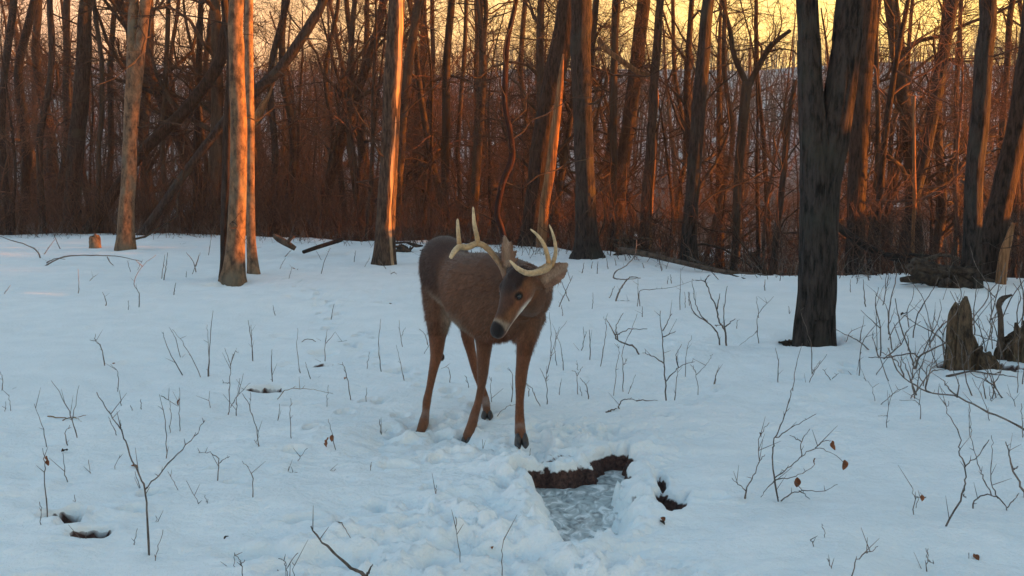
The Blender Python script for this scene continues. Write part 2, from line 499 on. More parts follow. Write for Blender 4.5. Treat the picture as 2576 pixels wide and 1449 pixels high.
def snow_material():
    m, nt, N, L, B = mat('snow')
    geo = node(N, 'ShaderNodeNewGeometry')
    sep = node(N, 'ShaderNodeSeparateXYZ'); L.new(geo.outputs['Position'], sep.inputs[0])
    a_top = node(N, 'ShaderNodeAttribute', attribute_name='snow_top')
    a_soil = node(N, 'ShaderNodeAttribute', attribute_name='soil_near')
    dep = node(N, 'ShaderNodeMath', operation='SUBTRACT'); L.new(a_top.outputs['Fac'], dep.inputs[0]); L.new(sep.outputs[2], dep.inputs[1])
    nz = node(N, 'ShaderNodeTexNoise', Scale=28.0, Detail=4.0); L.new(geo.outputs['Position'], nz.inputs['Vector'])
    ad = node(N, 'ShaderNodeMath', operation='MULTIPLY_ADD'); L.new(nz.outputs[0], ad.inputs[0]); ad.inputs[1].default_value = -0.06; L.new(dep.outputs[0], ad.inputs[2])
    mr = node(N, 'ShaderNodeMapRange'); mr.inputs[1].default_value = 0.004; mr.inputs[2].default_value = 0.014; L.new(ad.outputs[0], mr.inputs[0])
    mu = node(N, 'ShaderNodeMath', operation='MULTIPLY', use_clamp=True); L.new(mr.outputs[0], mu.inputs[0]); L.new(a_soil.outputs['Fac'], mu.inputs[1])
    # snow: nearly white with faint dirt; soil: wet leaf mould
    n1 = node(N, 'ShaderNodeTexNoise', Scale=3.0, Detail=6.0); L.new(geo.outputs['Position'], n1.inputs['Vector'])
    cs = ramp(N, [(0.3, (0.70, 0.765, 0.80)), (0.7, (0.77, 0.825, 0.855))]); L.new(n1.outputs[0], cs.inputs[0])
    n2 = node(N, 'ShaderNodeTexNoise', Scale=60.0, Detail=6.0, Roughness=0.7); L.new(geo.outputs['Position'], n2.inputs['Vector'])
    ce = ramp(N, [(0.35, (0.020, 0.011, 0.010)), (0.68, (0.105, 0.056, 0.046))]); L.new(n2.outputs[0], ce.inputs[0])
    mx = node(N, 'ShaderNodeMix', data_type='RGBA'); L.new(mu.outputs[0], mx.inputs[0]); L.new(cs.outputs[0], mx.inputs[6]); L.new(ce.outputs[0], mx.inputs[7])
    # far valley and hillside: leaf litter between old snow
    n3 = node(N, 'ShaderNodeTexNoise', Scale=0.11, Detail=8.0, Roughness=0.7); L.new(geo.outputs['Position'], n3.inputs['Vector'])
    c3 = ramp(N, [(0.33, 0.0), (0.42, 1.0)]); L.new(n3.outputs[0], c3.inputs[0])
    fr = node(N, 'ShaderNodeMapRange'); fr.inputs[1].default_value = 23; fr.inputs[2].default_value = 34; L.new(sep.outputs[1], fr.inputs[0])
    f3 = node(N, 'ShaderNodeMath', operation='MULTIPLY'); f4 = node(N, 'ShaderNodeMapRange'); f4.inputs[1].default_value = 75; f4.inputs[2].default_value = 130; f4.inputs[3].default_value = 1.0; f4.inputs[4].default_value = 0.55
    L.new(sep.outputs[1], f4.inputs[0])
    f5 = node(N, 'ShaderNodeMath', operation='MULTIPLY'); L.new(fr.outputs[0], f5.inputs[0]); L.new(f4.outputs[0], f5.inputs[1])
    L.new(c3.outputs[0], f3.inputs[0]); L.new(f5.outputs[0], f3.inputs[1])
    mx2 = node(N, 'ShaderNodeMix', data_type='RGBA'); L.new(f3.outputs[0], mx2.inputs[0]); L.new(mx.outputs[2], mx2.inputs[6]); mx2.inputs[7].default_value = (0.075, 0.05, 0.036, 1)
    L.new(mx2.outputs[2], B.inputs['Base Color'])
    B.inputs['Roughness'].default_value = 0.75
    B.inputs['Specular IOR Level'].default_value = 0.2
    n4 = node(N, 'ShaderNodeTexNoise', Scale=45.0, Detail=5.0, Roughness=0.6); L.new(geo.outputs['Position'], n4.inputs['Vector'])
    bp = node(N, 'ShaderNodeBump', Strength=0.7, Distance=0.018); L.new(n4.outputs[0], bp.inputs['Height'])
    L.new(bp.outputs[0], B.inputs['Normal'])
    return m

M['snow'] = snow_material()
ground = g.build('snowy_ground', M['snow'])
tag(ground, 'snow covered clearing dropping to a valley and a far hillside', kind='structure')
for nm, arr in (('snow_top', TOP), ('soil_near', SOIL)):
    at_ = ground.data.attributes.new(nm, 'FLOAT', 'POINT')
    at_.data.foreach_set('value', arr.astype(np.float32))
del X, Y, Z, TOP, SOIL, zz, so

# slushy ice in the drinking hole
def ice_material():
    m, nt, N, L, B = mat('ice')
    tc = node(N, 'ShaderNodeTexCoord')
    mp = node(N, 'ShaderNodeMapping'); mp.inputs['Scale'].default_value = (1, 0.55, 1)
    L.new(tc.outputs['Object'], mp.inputs[0])
    n1 = node(N, 'ShaderNodeTexNoise', Scale=16.0, Detail=5.0, Distortion=1.6); L.new(mp.outputs[0], n1.inputs['Vector'])
    n2 = node(N, 'ShaderNodeTexVoronoi', Scale=38.0); L.new(mp.outputs[0], n2.inputs['Vector'])
    cr = ramp(N, [(0.34, (0.15, 0.18, 0.19)), (0.46, (0.36, 0.42, 0.43)), (0.54, (0.46, 0.52, 0.53)), (0.62, (0.74, 0.79, 0.80))])
    L.new(n1.outputs[0], cr.inputs[0]); L.new(cr.outputs[0], B.inputs['Base Color'])
    B.inputs['Roughness'].default_value = 0.42
    bp = node(N, 'ShaderNodeBump', Strength=0.5, Distance=0.015); L.new(n1.outputs[0], bp.inputs['Height']); L.new(bp.outputs[0], B.inputs['Normal'])
    return m
M['ice'] = ice_material()
b = MB()
pc = np.mean(POND, axis=0)
gx, gy = np.meshgrid(np.linspace(-0.42, 0.42, 80), np.linspace(-0.68, 0.68, 120))
gx, gy = gx.ravel(), gy.ravel()
gz = 0.007 * fbm(gx * 14, gy * 8, 3, 101) + 0.004 * fbm(gx * 40, gy * 20, 2, 103)
ii = (np.arange(119)[:, None] * 80 + np.arange(79)[None, :]).ravel()
b.add(np.stack([gx, gy, gz], 1), np.stack([ii, ii + 1, ii + 81, ii + 80], 1))
ice = b.build('frozen_water', M['ice'])
ice.location = (pc[0], pc[1], POND_Z)
tag(ice, 'grey slushy ice in the hole dug through the snow', kind='structure')

# ------------------------------------------------------------------ trees
def sprout(P, Rd, n, t0, t1, length, ang, up, K2, rf, rng, wander=0.25, low_long=True):
    """n new branches growing from the given ones"""
    B, K, _ = P.shape
    L = np.linalg.norm(np.diff(P, axis=1), axis=2).sum(1)
    idx = rng.choice(B, n, p=L / L.sum())
    t = rng.uniform(t0, t1, n)
    k = np.clip((t * (K - 1)).astype(int), 0, K - 2)
    f = t * (K - 1) - k
    p0 = P[idx, k] * (1 - f)[:, None] + P[idx, k + 1] * f[:, None]
    r0 = Rd[idx, k] * (1 - f) + Rd[idx, k + 1] * f
    T = P[idx, k + 1] - P[idx, k]
    T /= np.linalg.norm(T, axis=1, keepdims=True)
    rv = rng.normal(size=(n, 3))
    rv -= (rv * T).sum(1, keepdims=True) * T
    rv /= np.linalg.norm(rv, axis=1, keepdims=True)
    a = np.radians(rng.uniform(ang[0], ang[1], n))[:, None]
    d = T * np.cos(a) + rv * np.sin(a)
    ln = rng.uniform(length[0], length[1], n) * (1.15 - 0.7 * t if low_long else 1)
    pts = np.zeros((n, K2, 3))
    pts[:, 0] = p0
    step = ln / (K2 - 1)
    for j in range(1, K2):
        d = d + rng.normal(size=(n, 3)) * wander + np.array([0, 0, up])
        d /= np.linalg.norm(d, axis=1, keepdims=True)
        pts[:, j] = pts[:, j - 1] + d * step[:, None]
    rad = np.minimum(r0 * rf[0], ln * rf[1])[:, None] * np.linspace(1, 0.25, K2)[None, :]
    return pts, rad

def bark_jitter(seed, amp=0.10, freq=5.0):
    def f(P, a):
        z = P[:, :, 2][:, :, None]
        aa = a[None, None, :]
        c, s = np.cos(aa), np.sin(aa)
        n = fbm(c * freq + z * 0.8 + seed, s * freq + z * 1.4, 3, seed) - 0.8 * np.abs(fbm(c * freq * .8 + z * .6 + seed, s * freq * .8 - z * .8, 2, seed + 2)) + .3
        n2 = fbm(c * 1.1 + z * 0.7 + seed * 3, s * 1.1 - z * 0.4, 2, seed + 5)
        return 1 + amp * n + 0.10 * n2
    return f

def trunk_mesh(mb, pts, rad, sides=20, seg=0.07, seed=1, amp=0.10, flare=0.0, z0=None):
    pts = np.asarray(pts, float)
    Ltot = np.linalg.norm(np.diff(pts, axis=0), axis=1).sum()
    n = max(6, int(Ltot / seg))
    P = resample(pts, n)
    d = np.linspace(0, len(pts) - 1, n)
    r = np.interp(d, np.arange(len(rad)), rad)
    if flare:
        hz = P[:, 2] - (pts[0][2] if z0 is None else z0)
        r = r * (1 + flare * np.exp(-np.maximum(hz, 0) / 0.16))
    w = 0.015 * np.stack([vnoise(P[:, 2] * 1.6, 0 * P[:, 2] + seed, 3), vnoise(P[:, 2] * 1.6, 0 * P[:, 2] + seed + 9, 4), 0 * P[:, 2]], 1)
    mb.tubes((P + w)[None], r[None], sides, cap=True, jitter=bark_jitter(seed, amp))
    return P, r

TREE_SEED = [100]
def hand_tree(name, label, paths, Y=None, material='bark_grey', height=10.0, flare=0.25, crown=True, sides=28, cat='tree', amp=0.10, group=None, low_twigs=0, sprouts=9):
    """paths: list of stems, each a list of (px, py, width px) from bottom to top; the first starts at the base"""
    TREE_SEED[0] += 1
    rng = np.random.default_rng(TREE_SEED[0])
    if Y is None:
        b = gp(paths[0][0][0], paths[0][0][1])
        Y = b[1]
    else:
        p0, p1 = at(paths[0][0][0], paths[0][0][1], Y), at(paths[0][1][0], paths[0][1][1], Y)
        d = (p0 - p1) / max(p1[2] - p0[2], 0.05)
        b = p0.copy()
        for _ in range(8):
            gz = ground_z(b[0], b[1])
            b = p0 + d * max(p0[2] - gz, 0) * 0.999
        b[2] = ground_z(b[0], b[1])
    root = empty(name, tuple(b))
    tag(root, label, cat, group)
    mb, cb = MB(), MB()
    lean = rng.uniform(-0.02, 0.02)
    for si, path in enumerate(paths):
        pts, rad = [], []
        if si == 0:
            first = at(path[0][0], path[0][1], Y)
            pts.append(b - np.array([0, 0, 0.22])); rad.append(path[0][2] * Y / FPX / 2 * 1.05)
            if np.linalg.norm(first - b) > 0.3:
                pts.append(first); rad.append(path[0][2] * Y / FPX / 2)
            rest = path[1:]
        else:
            rest = path
        for (px, py, w) in rest:
            q = at(px, py, Y)
            q[1] += lean * (q[2] - b[2])
            pts.append(q); rad.append(w * Y / FPX / 2)
        top = path[-1][1] <= 20
        if top:
            d = pts[-1] - pts[-2]
            d /= np.linalg.norm(d)
            n_ext = 3
            zrem = max(height - (pts[-1][2] - b[2]), 2.0)
            for j in range(n_ext):
                d = d + rng.normal(size=3) * 0.06 + np.array([0, 0, 0.10])
                d /= np.linalg.norm(d)
                pts.append(pts[-1] + d * zrem / n_ext)
                rad.append(rad[-1] * 0.68)
        pts = np.array(pts) - b
        seg = 0.035 if Y < 12 else 0.08
        P, r = trunk_mesh(mb, pts, rad, sides, seg, TREE_SEED[0] + si, amp, flare if si == 0 else 0.0, 0.0)
        if crown and top:
            hi_ = P[:, 2] > (CAM_H + 0.15 * Y + 1.0 - b[2])
            P0 = P[hi_][None]; r0 = r[hi_][None]
            l1, q1 = sprout(P0, r0, sprouts, 0.03, 0.97, (1.2, 3.2), (35, 75), 0.06, 6, (0.55, 0.02), rng)
            l2, q2 = sprout(l1, q1, 45, 0.2, 1.0, (0.5, 1.5), (25, 60), 0.03, 4, (0.6, 0.012), rng)
            l3, q3 = sprout(l2, q2, 160, 0.2, 1.0, (0.3, 0.9), (20, 60), 0.0, 3, (0.6, 0.010), rng)
            cb.tubes(l1, q1, 5); cb.tubes(l2, q2, 3); cb.tubes(l3, q3, 3)
        if low_twigs:
            P0 = P[::3][None]; r0 = r[::3][None]
            l1, q1 = sprout(P0, r0, int(low_twigs * 1.5), 0.05, 0.75, (0.5, 2.3), (30, 85), 0.05, 8, (0.34, 0.009), rng, 0.42)
            l2, q2 = sprout(l1, q1, low_twigs * 8, 0.15, 1.0, (0.25, 0.9), (25, 70), 0.02, 5, (0.6, 0.008), rng, 0.38)
            cb.tubes(l1, q1, 4); cb.tubes(l2, q2, 3)
    mb.build('trunk', M[material], root)
    if cb.n:
        cb.build('crown', M['bark_far'], root)
    return root

# --- stems that the photograph lets one tell apart
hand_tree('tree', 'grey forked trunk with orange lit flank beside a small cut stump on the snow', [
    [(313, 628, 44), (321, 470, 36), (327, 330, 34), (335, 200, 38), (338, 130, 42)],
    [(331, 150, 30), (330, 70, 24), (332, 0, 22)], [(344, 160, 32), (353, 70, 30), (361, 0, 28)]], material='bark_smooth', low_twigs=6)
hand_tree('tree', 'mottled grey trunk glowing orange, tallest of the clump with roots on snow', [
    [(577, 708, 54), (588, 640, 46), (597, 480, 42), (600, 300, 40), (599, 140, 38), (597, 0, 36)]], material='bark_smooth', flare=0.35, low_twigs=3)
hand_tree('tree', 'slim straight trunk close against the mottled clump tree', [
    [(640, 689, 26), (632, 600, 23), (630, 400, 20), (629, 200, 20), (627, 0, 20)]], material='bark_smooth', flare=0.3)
hand_tree('tree', 'dark shaded trunk tucked behind the mottled clump tree', [
    [(566, 700, 30), (571, 600, 30), (575, 450, 30), (578, 300, 28), (580, 120, 22), (560, 0, 18)]], Y=14.6, material='bark_brown')
hand_tree('tree', 'thick dark trunk standing in the dense stand of saplings', [
    [(188, 430, 42), (198, 300, 38), (207, 180, 36), (212, 90, 34), (218, 0, 32)]], Y=27, material='bark_grey', low_twigs=8)
hand_tree('leaning_tree', 'dark dead tree leaning steeply with its top hung in neighbours', [
    [(330, 420, 26), (375, 362, 28), (470, 268, 30), (545, 165, 28), (562, 90, 24), (575, 0, 20)]], Y=25, material='bark_brown', low_twigs=10)
hand_tree('leaning_tree', 'pale grey leaning trunk with a torn orange break halfway up', [
    [(500, 390, 20), (600, 268, 26), (690, 190, 26), (750, 110, 25), (790, 45, 24), (812, 0, 22)]], Y=23.5, material='bark_grey', low_twigs=8)
hand_tree('tree', 'dying trunk with long strip of bark peeled to pale wood', [
    [(962, 664, 56), (970, 560, 48), (978, 400, 44), (988, 230, 44), (993, 100, 42), (996, 0, 40)]], material='bark_peeled', flare=0.2, low_twigs=5)
hand_tree('tree', 'thin dark tree leaning against the peeled trunk', [
    [(1005, 420, 22), (1018, 260, 22), (1036, 110, 22), (1056, 0, 20)]], Y=24, material='bark_far', low_twigs=12)
hand_tree('tree', 'narrow dark trunk with a faint kink between peeled trunk and crooked sapling', [
    [(1118, 520, 20), (1122, 330, 21), (1124, 170, 20), (1134, 0, 17)]], Y=26, material='bark_far', low_twigs=12)
hand_tree('tree', 'dark double topped trunk just before the crooked sapling', [
    [(1192, 540, 22), (1203, 370, 22), (1210, 230, 22), (1214, 120, 18), (1202, 0, 12)], [(1212, 150, 14), (1219, 70, 12), (1222, 0, 11)]], Y=24.5, material='bark_far', low_twigs=8)
hand_tree('crooked_sapling', 'blackish red crooked sapling winding up behind the deer', [
    [(1272, 625, 15), (1262, 575, 15), (1250, 532, 14), (1262, 460, 15), (1285, 400, 15), (1283, 340, 13), (1269, 254, 13), (1275, 120, 13), (1292, 30, 11), (1298, 0, 10)]], Y=16.0, material='crook', low_twigs=7, amp=0.16, flare=0.1, height=6, sprouts=5)
hand_tree('leaning_tree', 'broad dark trunk leaning onto the big straight grey trunk', [
    [(1347, 500, 52), (1360, 380, 52), (1384, 231, 52), (1415, 110, 52), (1432, 0, 50)]], Y=20.8, material='bark_brown')
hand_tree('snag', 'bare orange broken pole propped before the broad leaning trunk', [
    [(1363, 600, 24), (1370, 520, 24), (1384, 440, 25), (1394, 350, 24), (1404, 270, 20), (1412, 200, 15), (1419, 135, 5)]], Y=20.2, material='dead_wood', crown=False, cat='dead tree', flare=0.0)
hand_tree('tree', 'big straight grey trunk with spreading roots at the snow crest', [
    [(1480, 648, 62), (1474, 560, 54), (1468, 400, 47), (1466, 230, 46), (1462, 100, 50), (1460, 0, 52)]], material='bark_grey', flare=0.55, low_twigs=4)
hand_tree('tree', 'slim dark stem just beyond the big straight grey trunk', [
    [(1541, 560, 18), (1545, 400, 18), (1543, 250, 17), (1546, 130, 18), (1550, 0, 16)]], Y=22, material='bark_far', low_twigs=14)
hand_tree('leaning_tree', 'dark tree tilted behind tangle of lit orange branches', [
    [(1556, 500, 32), (1578, 350, 33), (1600, 190, 34), (1612, 80, 34), (1620, 0, 33)]], Y=25, material='bark_far', low_twigs=8)
hand_tree('tree', 'slim trunk lit orange along one edge beside the tilted dark tree', [
    [(1622, 560, 24), (1632, 430, 22), (1644, 260, 21), (1655, 120, 20), (1664, 0, 19)]], Y=20, material='bark_brown', low_twigs=10)
hand_tree('tree', 'tilted straight grey pole trunk standing at end of fallen log', [
    [(1730, 640, 40), (1740, 500, 34), (1754, 330, 34), (1772, 130, 31), (1784, 0, 29)]], Y=17.5, material='bark_grey', flare=0.3, low_twigs=5)
hand_tree('tree', 'small dark tree forking into two crooked arms', [
    [(1850, 600, 18), (1858, 470, 20), (1866, 367, 22), (1882, 205, 26)], [(1880, 215, 15), (1848, 140, 13), (1838, 80, 12), (1820, 0, 10)], [(1884, 215, 16), (1918, 150, 14), (1945, 110, 12), (1990, 75, 9)]], Y=20, material='bark_far', low_twigs=12)
hand_tree('tree', 'wavy blackish sapling beside the big forked trunk', [
    [(1950, 640, 15), (1965, 497, 15), (1976, 367, 15), (1990, 270, 14), (2000, 200, 10)]], Y=17.5, material='bark_brown', crown=False, low_twigs=10)
hand_tree('forked_tree', 'massive near black trunk splitting into two stems, rooted in open snow', [
    [(2048, 861, 96), (2052, 740, 88), (2054, 620, 86), (2056, 470, 82), (2050, 370, 74), (2044, 290, 66), (2040, 200, 60), (2037, 110, 56), (2034, 0, 50)],
    [(2052, 800, 80), (2058, 620, 84), (2070, 470, 84), (2090, 370, 80), (2108, 270, 74), (2122, 170, 70), (2132, 90, 68), (2140, 0, 66)]], material='bark_grey', flare=0.12, sides=56, amp=0.15, height=11)
hand_tree('tree', 'dark trunk half hidden behind the massive forked trunk', [
    [(2148, 620, 44), (2156, 470, 45), (2164, 300, 46), (2176, 130, 45), (2186, 0, 42)]], Y=16.5, material='bark_brown', low_twigs=4)
hand_tree('tree', 'thin bent grey tree leaning among hillside twigs beside dark slanting trunk', [
    [(2195, 560, 14), (2210, 400, 13), (2212, 270, 12), (2205, 130, 11), (2215, 0, 9)]], Y=20, material='bark_far', low_twigs=14)
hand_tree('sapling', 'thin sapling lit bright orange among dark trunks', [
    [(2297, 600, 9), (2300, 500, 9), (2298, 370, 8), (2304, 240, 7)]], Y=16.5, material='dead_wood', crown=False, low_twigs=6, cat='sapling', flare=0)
hand_tree('leaning_tree', 'slanting blue black trunk beside the thin orange sapling', [
    [(2290, 540, 28), (2306, 460, 29), (2338, 314, 30), (2366, 160, 30), (2394, 0, 28)]], Y=21, material='bark_grey', low_twigs=6)
hand_tree('tree', 'dark straight trunk with slight bend behind the rotten stump', [
    [(2445, 722, 50), (2446, 600, 44), (2450, 440, 44), (2462, 300, 44), (2474, 120, 42), (2480, 0, 40)]], material='bark_grey', low_twigs=4)
hand_tree('leaning_tree', 'thick dark trunk leaning outward beyond the rotten stump', [
    [(2483, 706, 56), (2500, 590, 56), (2528, 471, 54), (2556, 330, 52), (2578, 180, 50), (2600, 20, 48)]], material='bark_brown')
hand_tree('snag', 'short orange lit dead stem before the outward leaning trunk', [
    [(2516, 720, 26), (2524, 650, 24), (2536, 600, 18), (2548, 560, 8)]], Y=13.2, material='dead_wood', crown=False, cat='dead tree', flare=0)
hand_tree('tree', 'thin dark tree between straight trunk and outward leaning trunk', [
    [(2500, 560, 16), (2515, 400, 15), (2530, 200, 14), (2545, 0, 13)]], Y=20, material='bark_far', low_twigs=10)
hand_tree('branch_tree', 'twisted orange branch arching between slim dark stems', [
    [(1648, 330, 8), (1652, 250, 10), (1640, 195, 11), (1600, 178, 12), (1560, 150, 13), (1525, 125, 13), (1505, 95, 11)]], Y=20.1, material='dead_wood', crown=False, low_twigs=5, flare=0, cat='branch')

LAND = [(-6.4, 'the small cut stump'), (-4.3, 'the forked grey trunk'), (-3.4, 'the mottled clump tree'), (-2.9, 'the short slanting log'), (-1.7, 'the peeled trunk'), (-0.6, 'the double topped trunk'), (0.2, 'the crooked sapling'),
        (1.0, 'the big straight grey trunk'), (1.9, 'the tilted dark tree'), (2.7, 'the tilted pole trunk'), (3.3, 'the small forking tree'), (4.2, 'the massive forked trunk'), (5.6, 'the slanting blue black trunk'), (6.6, 'the straight trunk by the stump')]
def landmark(x, y):
    xx = x / y * 16.0
    return min(LAND, key=lambda l: abs(l[0] - xx))[1]
SLIM = 'slim dark trunk in the dense stand of bare trees beyond the crest'
rs = np.random.default_rng(8)
for x0, x1, w, Y in [(22, 40, 20, 27), (62, 80, 24, 30), (105, 122, 18, 26), (140, 168, 22, 33), (243, 238, 13, 25), (262, 285, 16, 31), (418, 424, 14, 26), (455, 450, 11, 33), (492, 506, 18, 27), (545, 536, 14, 30),
                     (690, 726, 18, 26), (722, 715, 20, 29), (800, 850, 13, 27), (868, 872, 16, 30), (902, 892, 15, 25), (1066, 1085, 13, 30), (1160, 1172, 12, 32), (1330, 1322, 14, 29), (1700, 1690, 12, 28), (1800, 1822, 13, 26), (1930, 1900, 12, 27), (2240, 2262, 12, 26), (2405, 2420, 13, 25), (2555, 2562, 14, 27)]:
    j = rs.normal(size=3) * 13
    hand_tree('slim_tree', ('slim dark trunk' if w > 15 else 'very slim brown trunk') + (' leaning a little' if abs(x1 - x0) > 24 else '') + ' in the stand beyond ' + landmark((x0 - 1288) / FPX, 1.0), [[(x0, 540, w), (x0 + (x1 - x0) * .35 + j[0], 360, w * .95), (x0 + (x1 - x0) * .6 + j[1], 180, w * .9), (x1, 0, w * .8)]], Y=Y, material='bark_grey' if w > 15 else 'bark_far', group='slim trunks of the dense stand', low_twigs=10, sides=10)

# strips of bare wood on the peeled trunk
peeled = [o for o in COL.objects if o.get('label', '').startswith('dying trunk')][0]
ptr = [c for c in COL.objects if c.parent == peeled and c.name.startswith('trunk')][0]
pv_ = np.zeros(len(ptr.data.vertices) * 3, np.float32); ptr.data.vertices.foreach_get('co', pv_); pv_ = pv_.reshape(-1, 3)
cx = np.interp(pv_[:, 2], [0, .6, 1.5, 2.5, 3.2, 4], [(at(px, py, peeled.location.y)[0] - peeled.location.x) for px, py in ((964, 640), (972, 540), (980, 390), (990, 225), (994, 100), (996, 0))])
ang = np.arctan2(-(pv_[:, 1]), pv_[:, 0] - cx)          # 0 = sun side, pi/2 = towards the lens
zc = pv_[:, 2]
mid = .75 + .25 * np.sin(zc * 1.3)
wid = np.interp(zc, [0, .25, .5, 1.0, 1.25, 1.6, 1.9, 2.2, 2.35, 2.5, 3.5, 6], [.25, .35, .35, .25, .45, .40, .12, .12, .4, .55, .6, .4])
bare = 1 - np.abs(ang - mid) / wid
ba = ptr.data.attributes.new('bare', 'FLOAT', 'POINT'); ba.data.foreach_set('value', np.clip(bare * .55 + .25, 0, 1).astype(np.float32))

# --- woods beyond the crest: a few kinds, set out one by one
def make_wood_tree(seed, h, r, n1, n2, n3, n4, low, lean):
    rng = np.random.default_rng(seed)
    mb, cb = MB(), MB()
    pts = [np.array([0, 0, -0.4])]
    d = np.array([lean * rng.normal(), lean * rng.normal(), 1.0])
    for j in range(6):
        d = d + rng.normal(size=3) * 0.11 + np.array([0, 0, 0.1]); d /= np.linalg.norm(d)
        pts.append(pts[-1] + d * (h / 6))
    rad = r * np.linspace(1, 0.18, 7)
    P = resample(pts, 26); rr = np.interp(np.linspace(0, 6, 26), np.arange(7), rad)
    mb.tubes(P[None], rr[None], 8, jitter=bark_jitter(seed, 0.08))
    l1, q1 = sprout(P[None], rr[None], n1, low, 0.98, (h * 0.16, h * 0.36), (30, 80), 0.07, 7, (0.5, 0.016), rng, 0.32)
    l2, q2 = sprout(l1, q1, n2, 0.15, 1.0, (h * 0.07, h * 0.17), (25, 70), 0.04, 5, (0.6, 0.012), rng, 0.34)
    l3, q3 = sprout(l2, q2, n3, 0.15, 1.0, (h * 0.04, h * 0.10), (20, 60), 0.04, 4, (0.7, 0.010), rng, 0.25)
    l4, q4 = sprout(l3, q3, n4, 0.1, 1.0, (0.15, 0.5), (20, 55), 0.02, 3, (0.8, 0.012), rng, 0.2)
    cb.tubes(l1, q1, 5); cb.tubes(l2, q2, 3); cb.tubes(l3, q3, 3)
    cb.tubes(l4, np.maximum(q4, 0.0025), 3)
    return mb.mesh('trunk'), cb.mesh('crown')

KINDS = []
for seed, h, r, n1, n2, n3, n4, low, lean, m in [
        (11, 11, .17, 20, 130, 600, 1100, .22, .05, 'bark_far'), (12, 13, .21, 18, 130, 600, 1000, .28, .03, 'bark_grey'), (13, 9, .11, 22, 120, 500, 900, .16, .10, 'bark_far'),
        (14, 12, .15, 20, 120, 600, 1000, .20, .14, 'bark_brown'), (15, 6.5, .055, 16, 80, 320, 500, .14, .08, 'bark_brown'), (16, 5.2, .035, 14, 70, 260, 420, .12, .14, 'twig_red')]:
    tm, cm = make_wood_tree(seed, h, r, n1 + 4, int(n2 * 1.2), int(n3 * 1.35), int(n4 * 1.7), low, lean)
    tm.materials.append(M[m]); cm.materials.append(M['bark_far'] if seed < 15 else M['twig_red'])
    KINDS.append((tm, cm, r))

def plant_tree(kind, x, y, s, rz, name, label, cat, group, tilt=0.0):
    tm, cm, _ = KINDS[kind]
    root = empty(name, (x, y, ground_z(x, y)))
    root.rotation_euler = (tilt * random.uniform(-1, 1), tilt * random.uniform(-1, 1), rz)
    root.scale = (s, s, s)
    tag(root, label, cat, group)
    for nm, me in (('trunk', tm), ('crown', cm)):
        o = bpy.data.objects.new(nm, me)
        link(o, root)
    return root

LOOK = ['grey brown tree of middling girth', 'thick tall grey tree', 'slight much branched tree', 'tall swaying brown tree', 'upright brown sapling', 'thin bowed red twigged sapling']
rng = np.random.default_rng(21)
TREES_LBL = 'bare slender tree with fine twigs standing in the woods beyond the snow crest'
SAP_LBL = 'thin leafless sapling in the reddish thicket beyond the snow crest'
placed = []
n = 0
while n < 90:
    y = rng.uniform(20, 75) if rng.random() < 0.65 else rng.uniform(19, 38)
    x = rng.uniform(-0.50, 0.50) * (y + 4)
    if y < crest_y(x) + 2.0 or any((x - a) ** 2 + (y - b_) ** 2 < 1.6 for a, b_ in placed):
        continue
    if x > 0 and rng.random() < 0.5:
        continue
    placed.append((x, y)); n += 1
    kd = int(rng.choice([0, 1, 2, 3], p=[.28, .18, .32, .22]))
    plant_tree(kd, x, y, rng.uniform(.75, 1.15), rng.uniform(0, 6.3), 'woodland_tree', LOOK[kd] + ' in the woods beyond ' + landmark(x, y), 'tree', 'trees of the woods beyond the crest', 0.06)
n = 0
while n < 105:
    y = rng.uniform(14.5, 40)
    x = rng.uniform(-0.49, 0.49) * (y + 2)
    if y < crest_y(x) + 0.9 or (x > 1 and rng.random() < .45):
        continue
    n += 1
    kd = int(rng.choice([4, 5]))
    plant_tree(kd, x, y, rng.uniform(.7, 1.25), rng.uniform(0, 6.3), 'sapling', LOOK[kd] + ' in the thicket beyond ' + landmark(x, y), 'sapling', 'saplings of the thicket beyond the crest', 0.12)

# trees on the bank beside the clearing, out of the picture: they shade it from the low sun
for i in range(26):
    y = rng.uniform(1.0, 10.5)
    x = rng.uniform(9.5, 20)
    plant_tree(int(rng.choice([0, 1, 3, 2])), x, y, rng.uniform(.8, 1.2), rng.uniform(0, 6.3), 'woodland_tree', 'bare tree on the snow bank shading the clearing', 'tree', 'trees on the bank beside the clearing', 0.05)

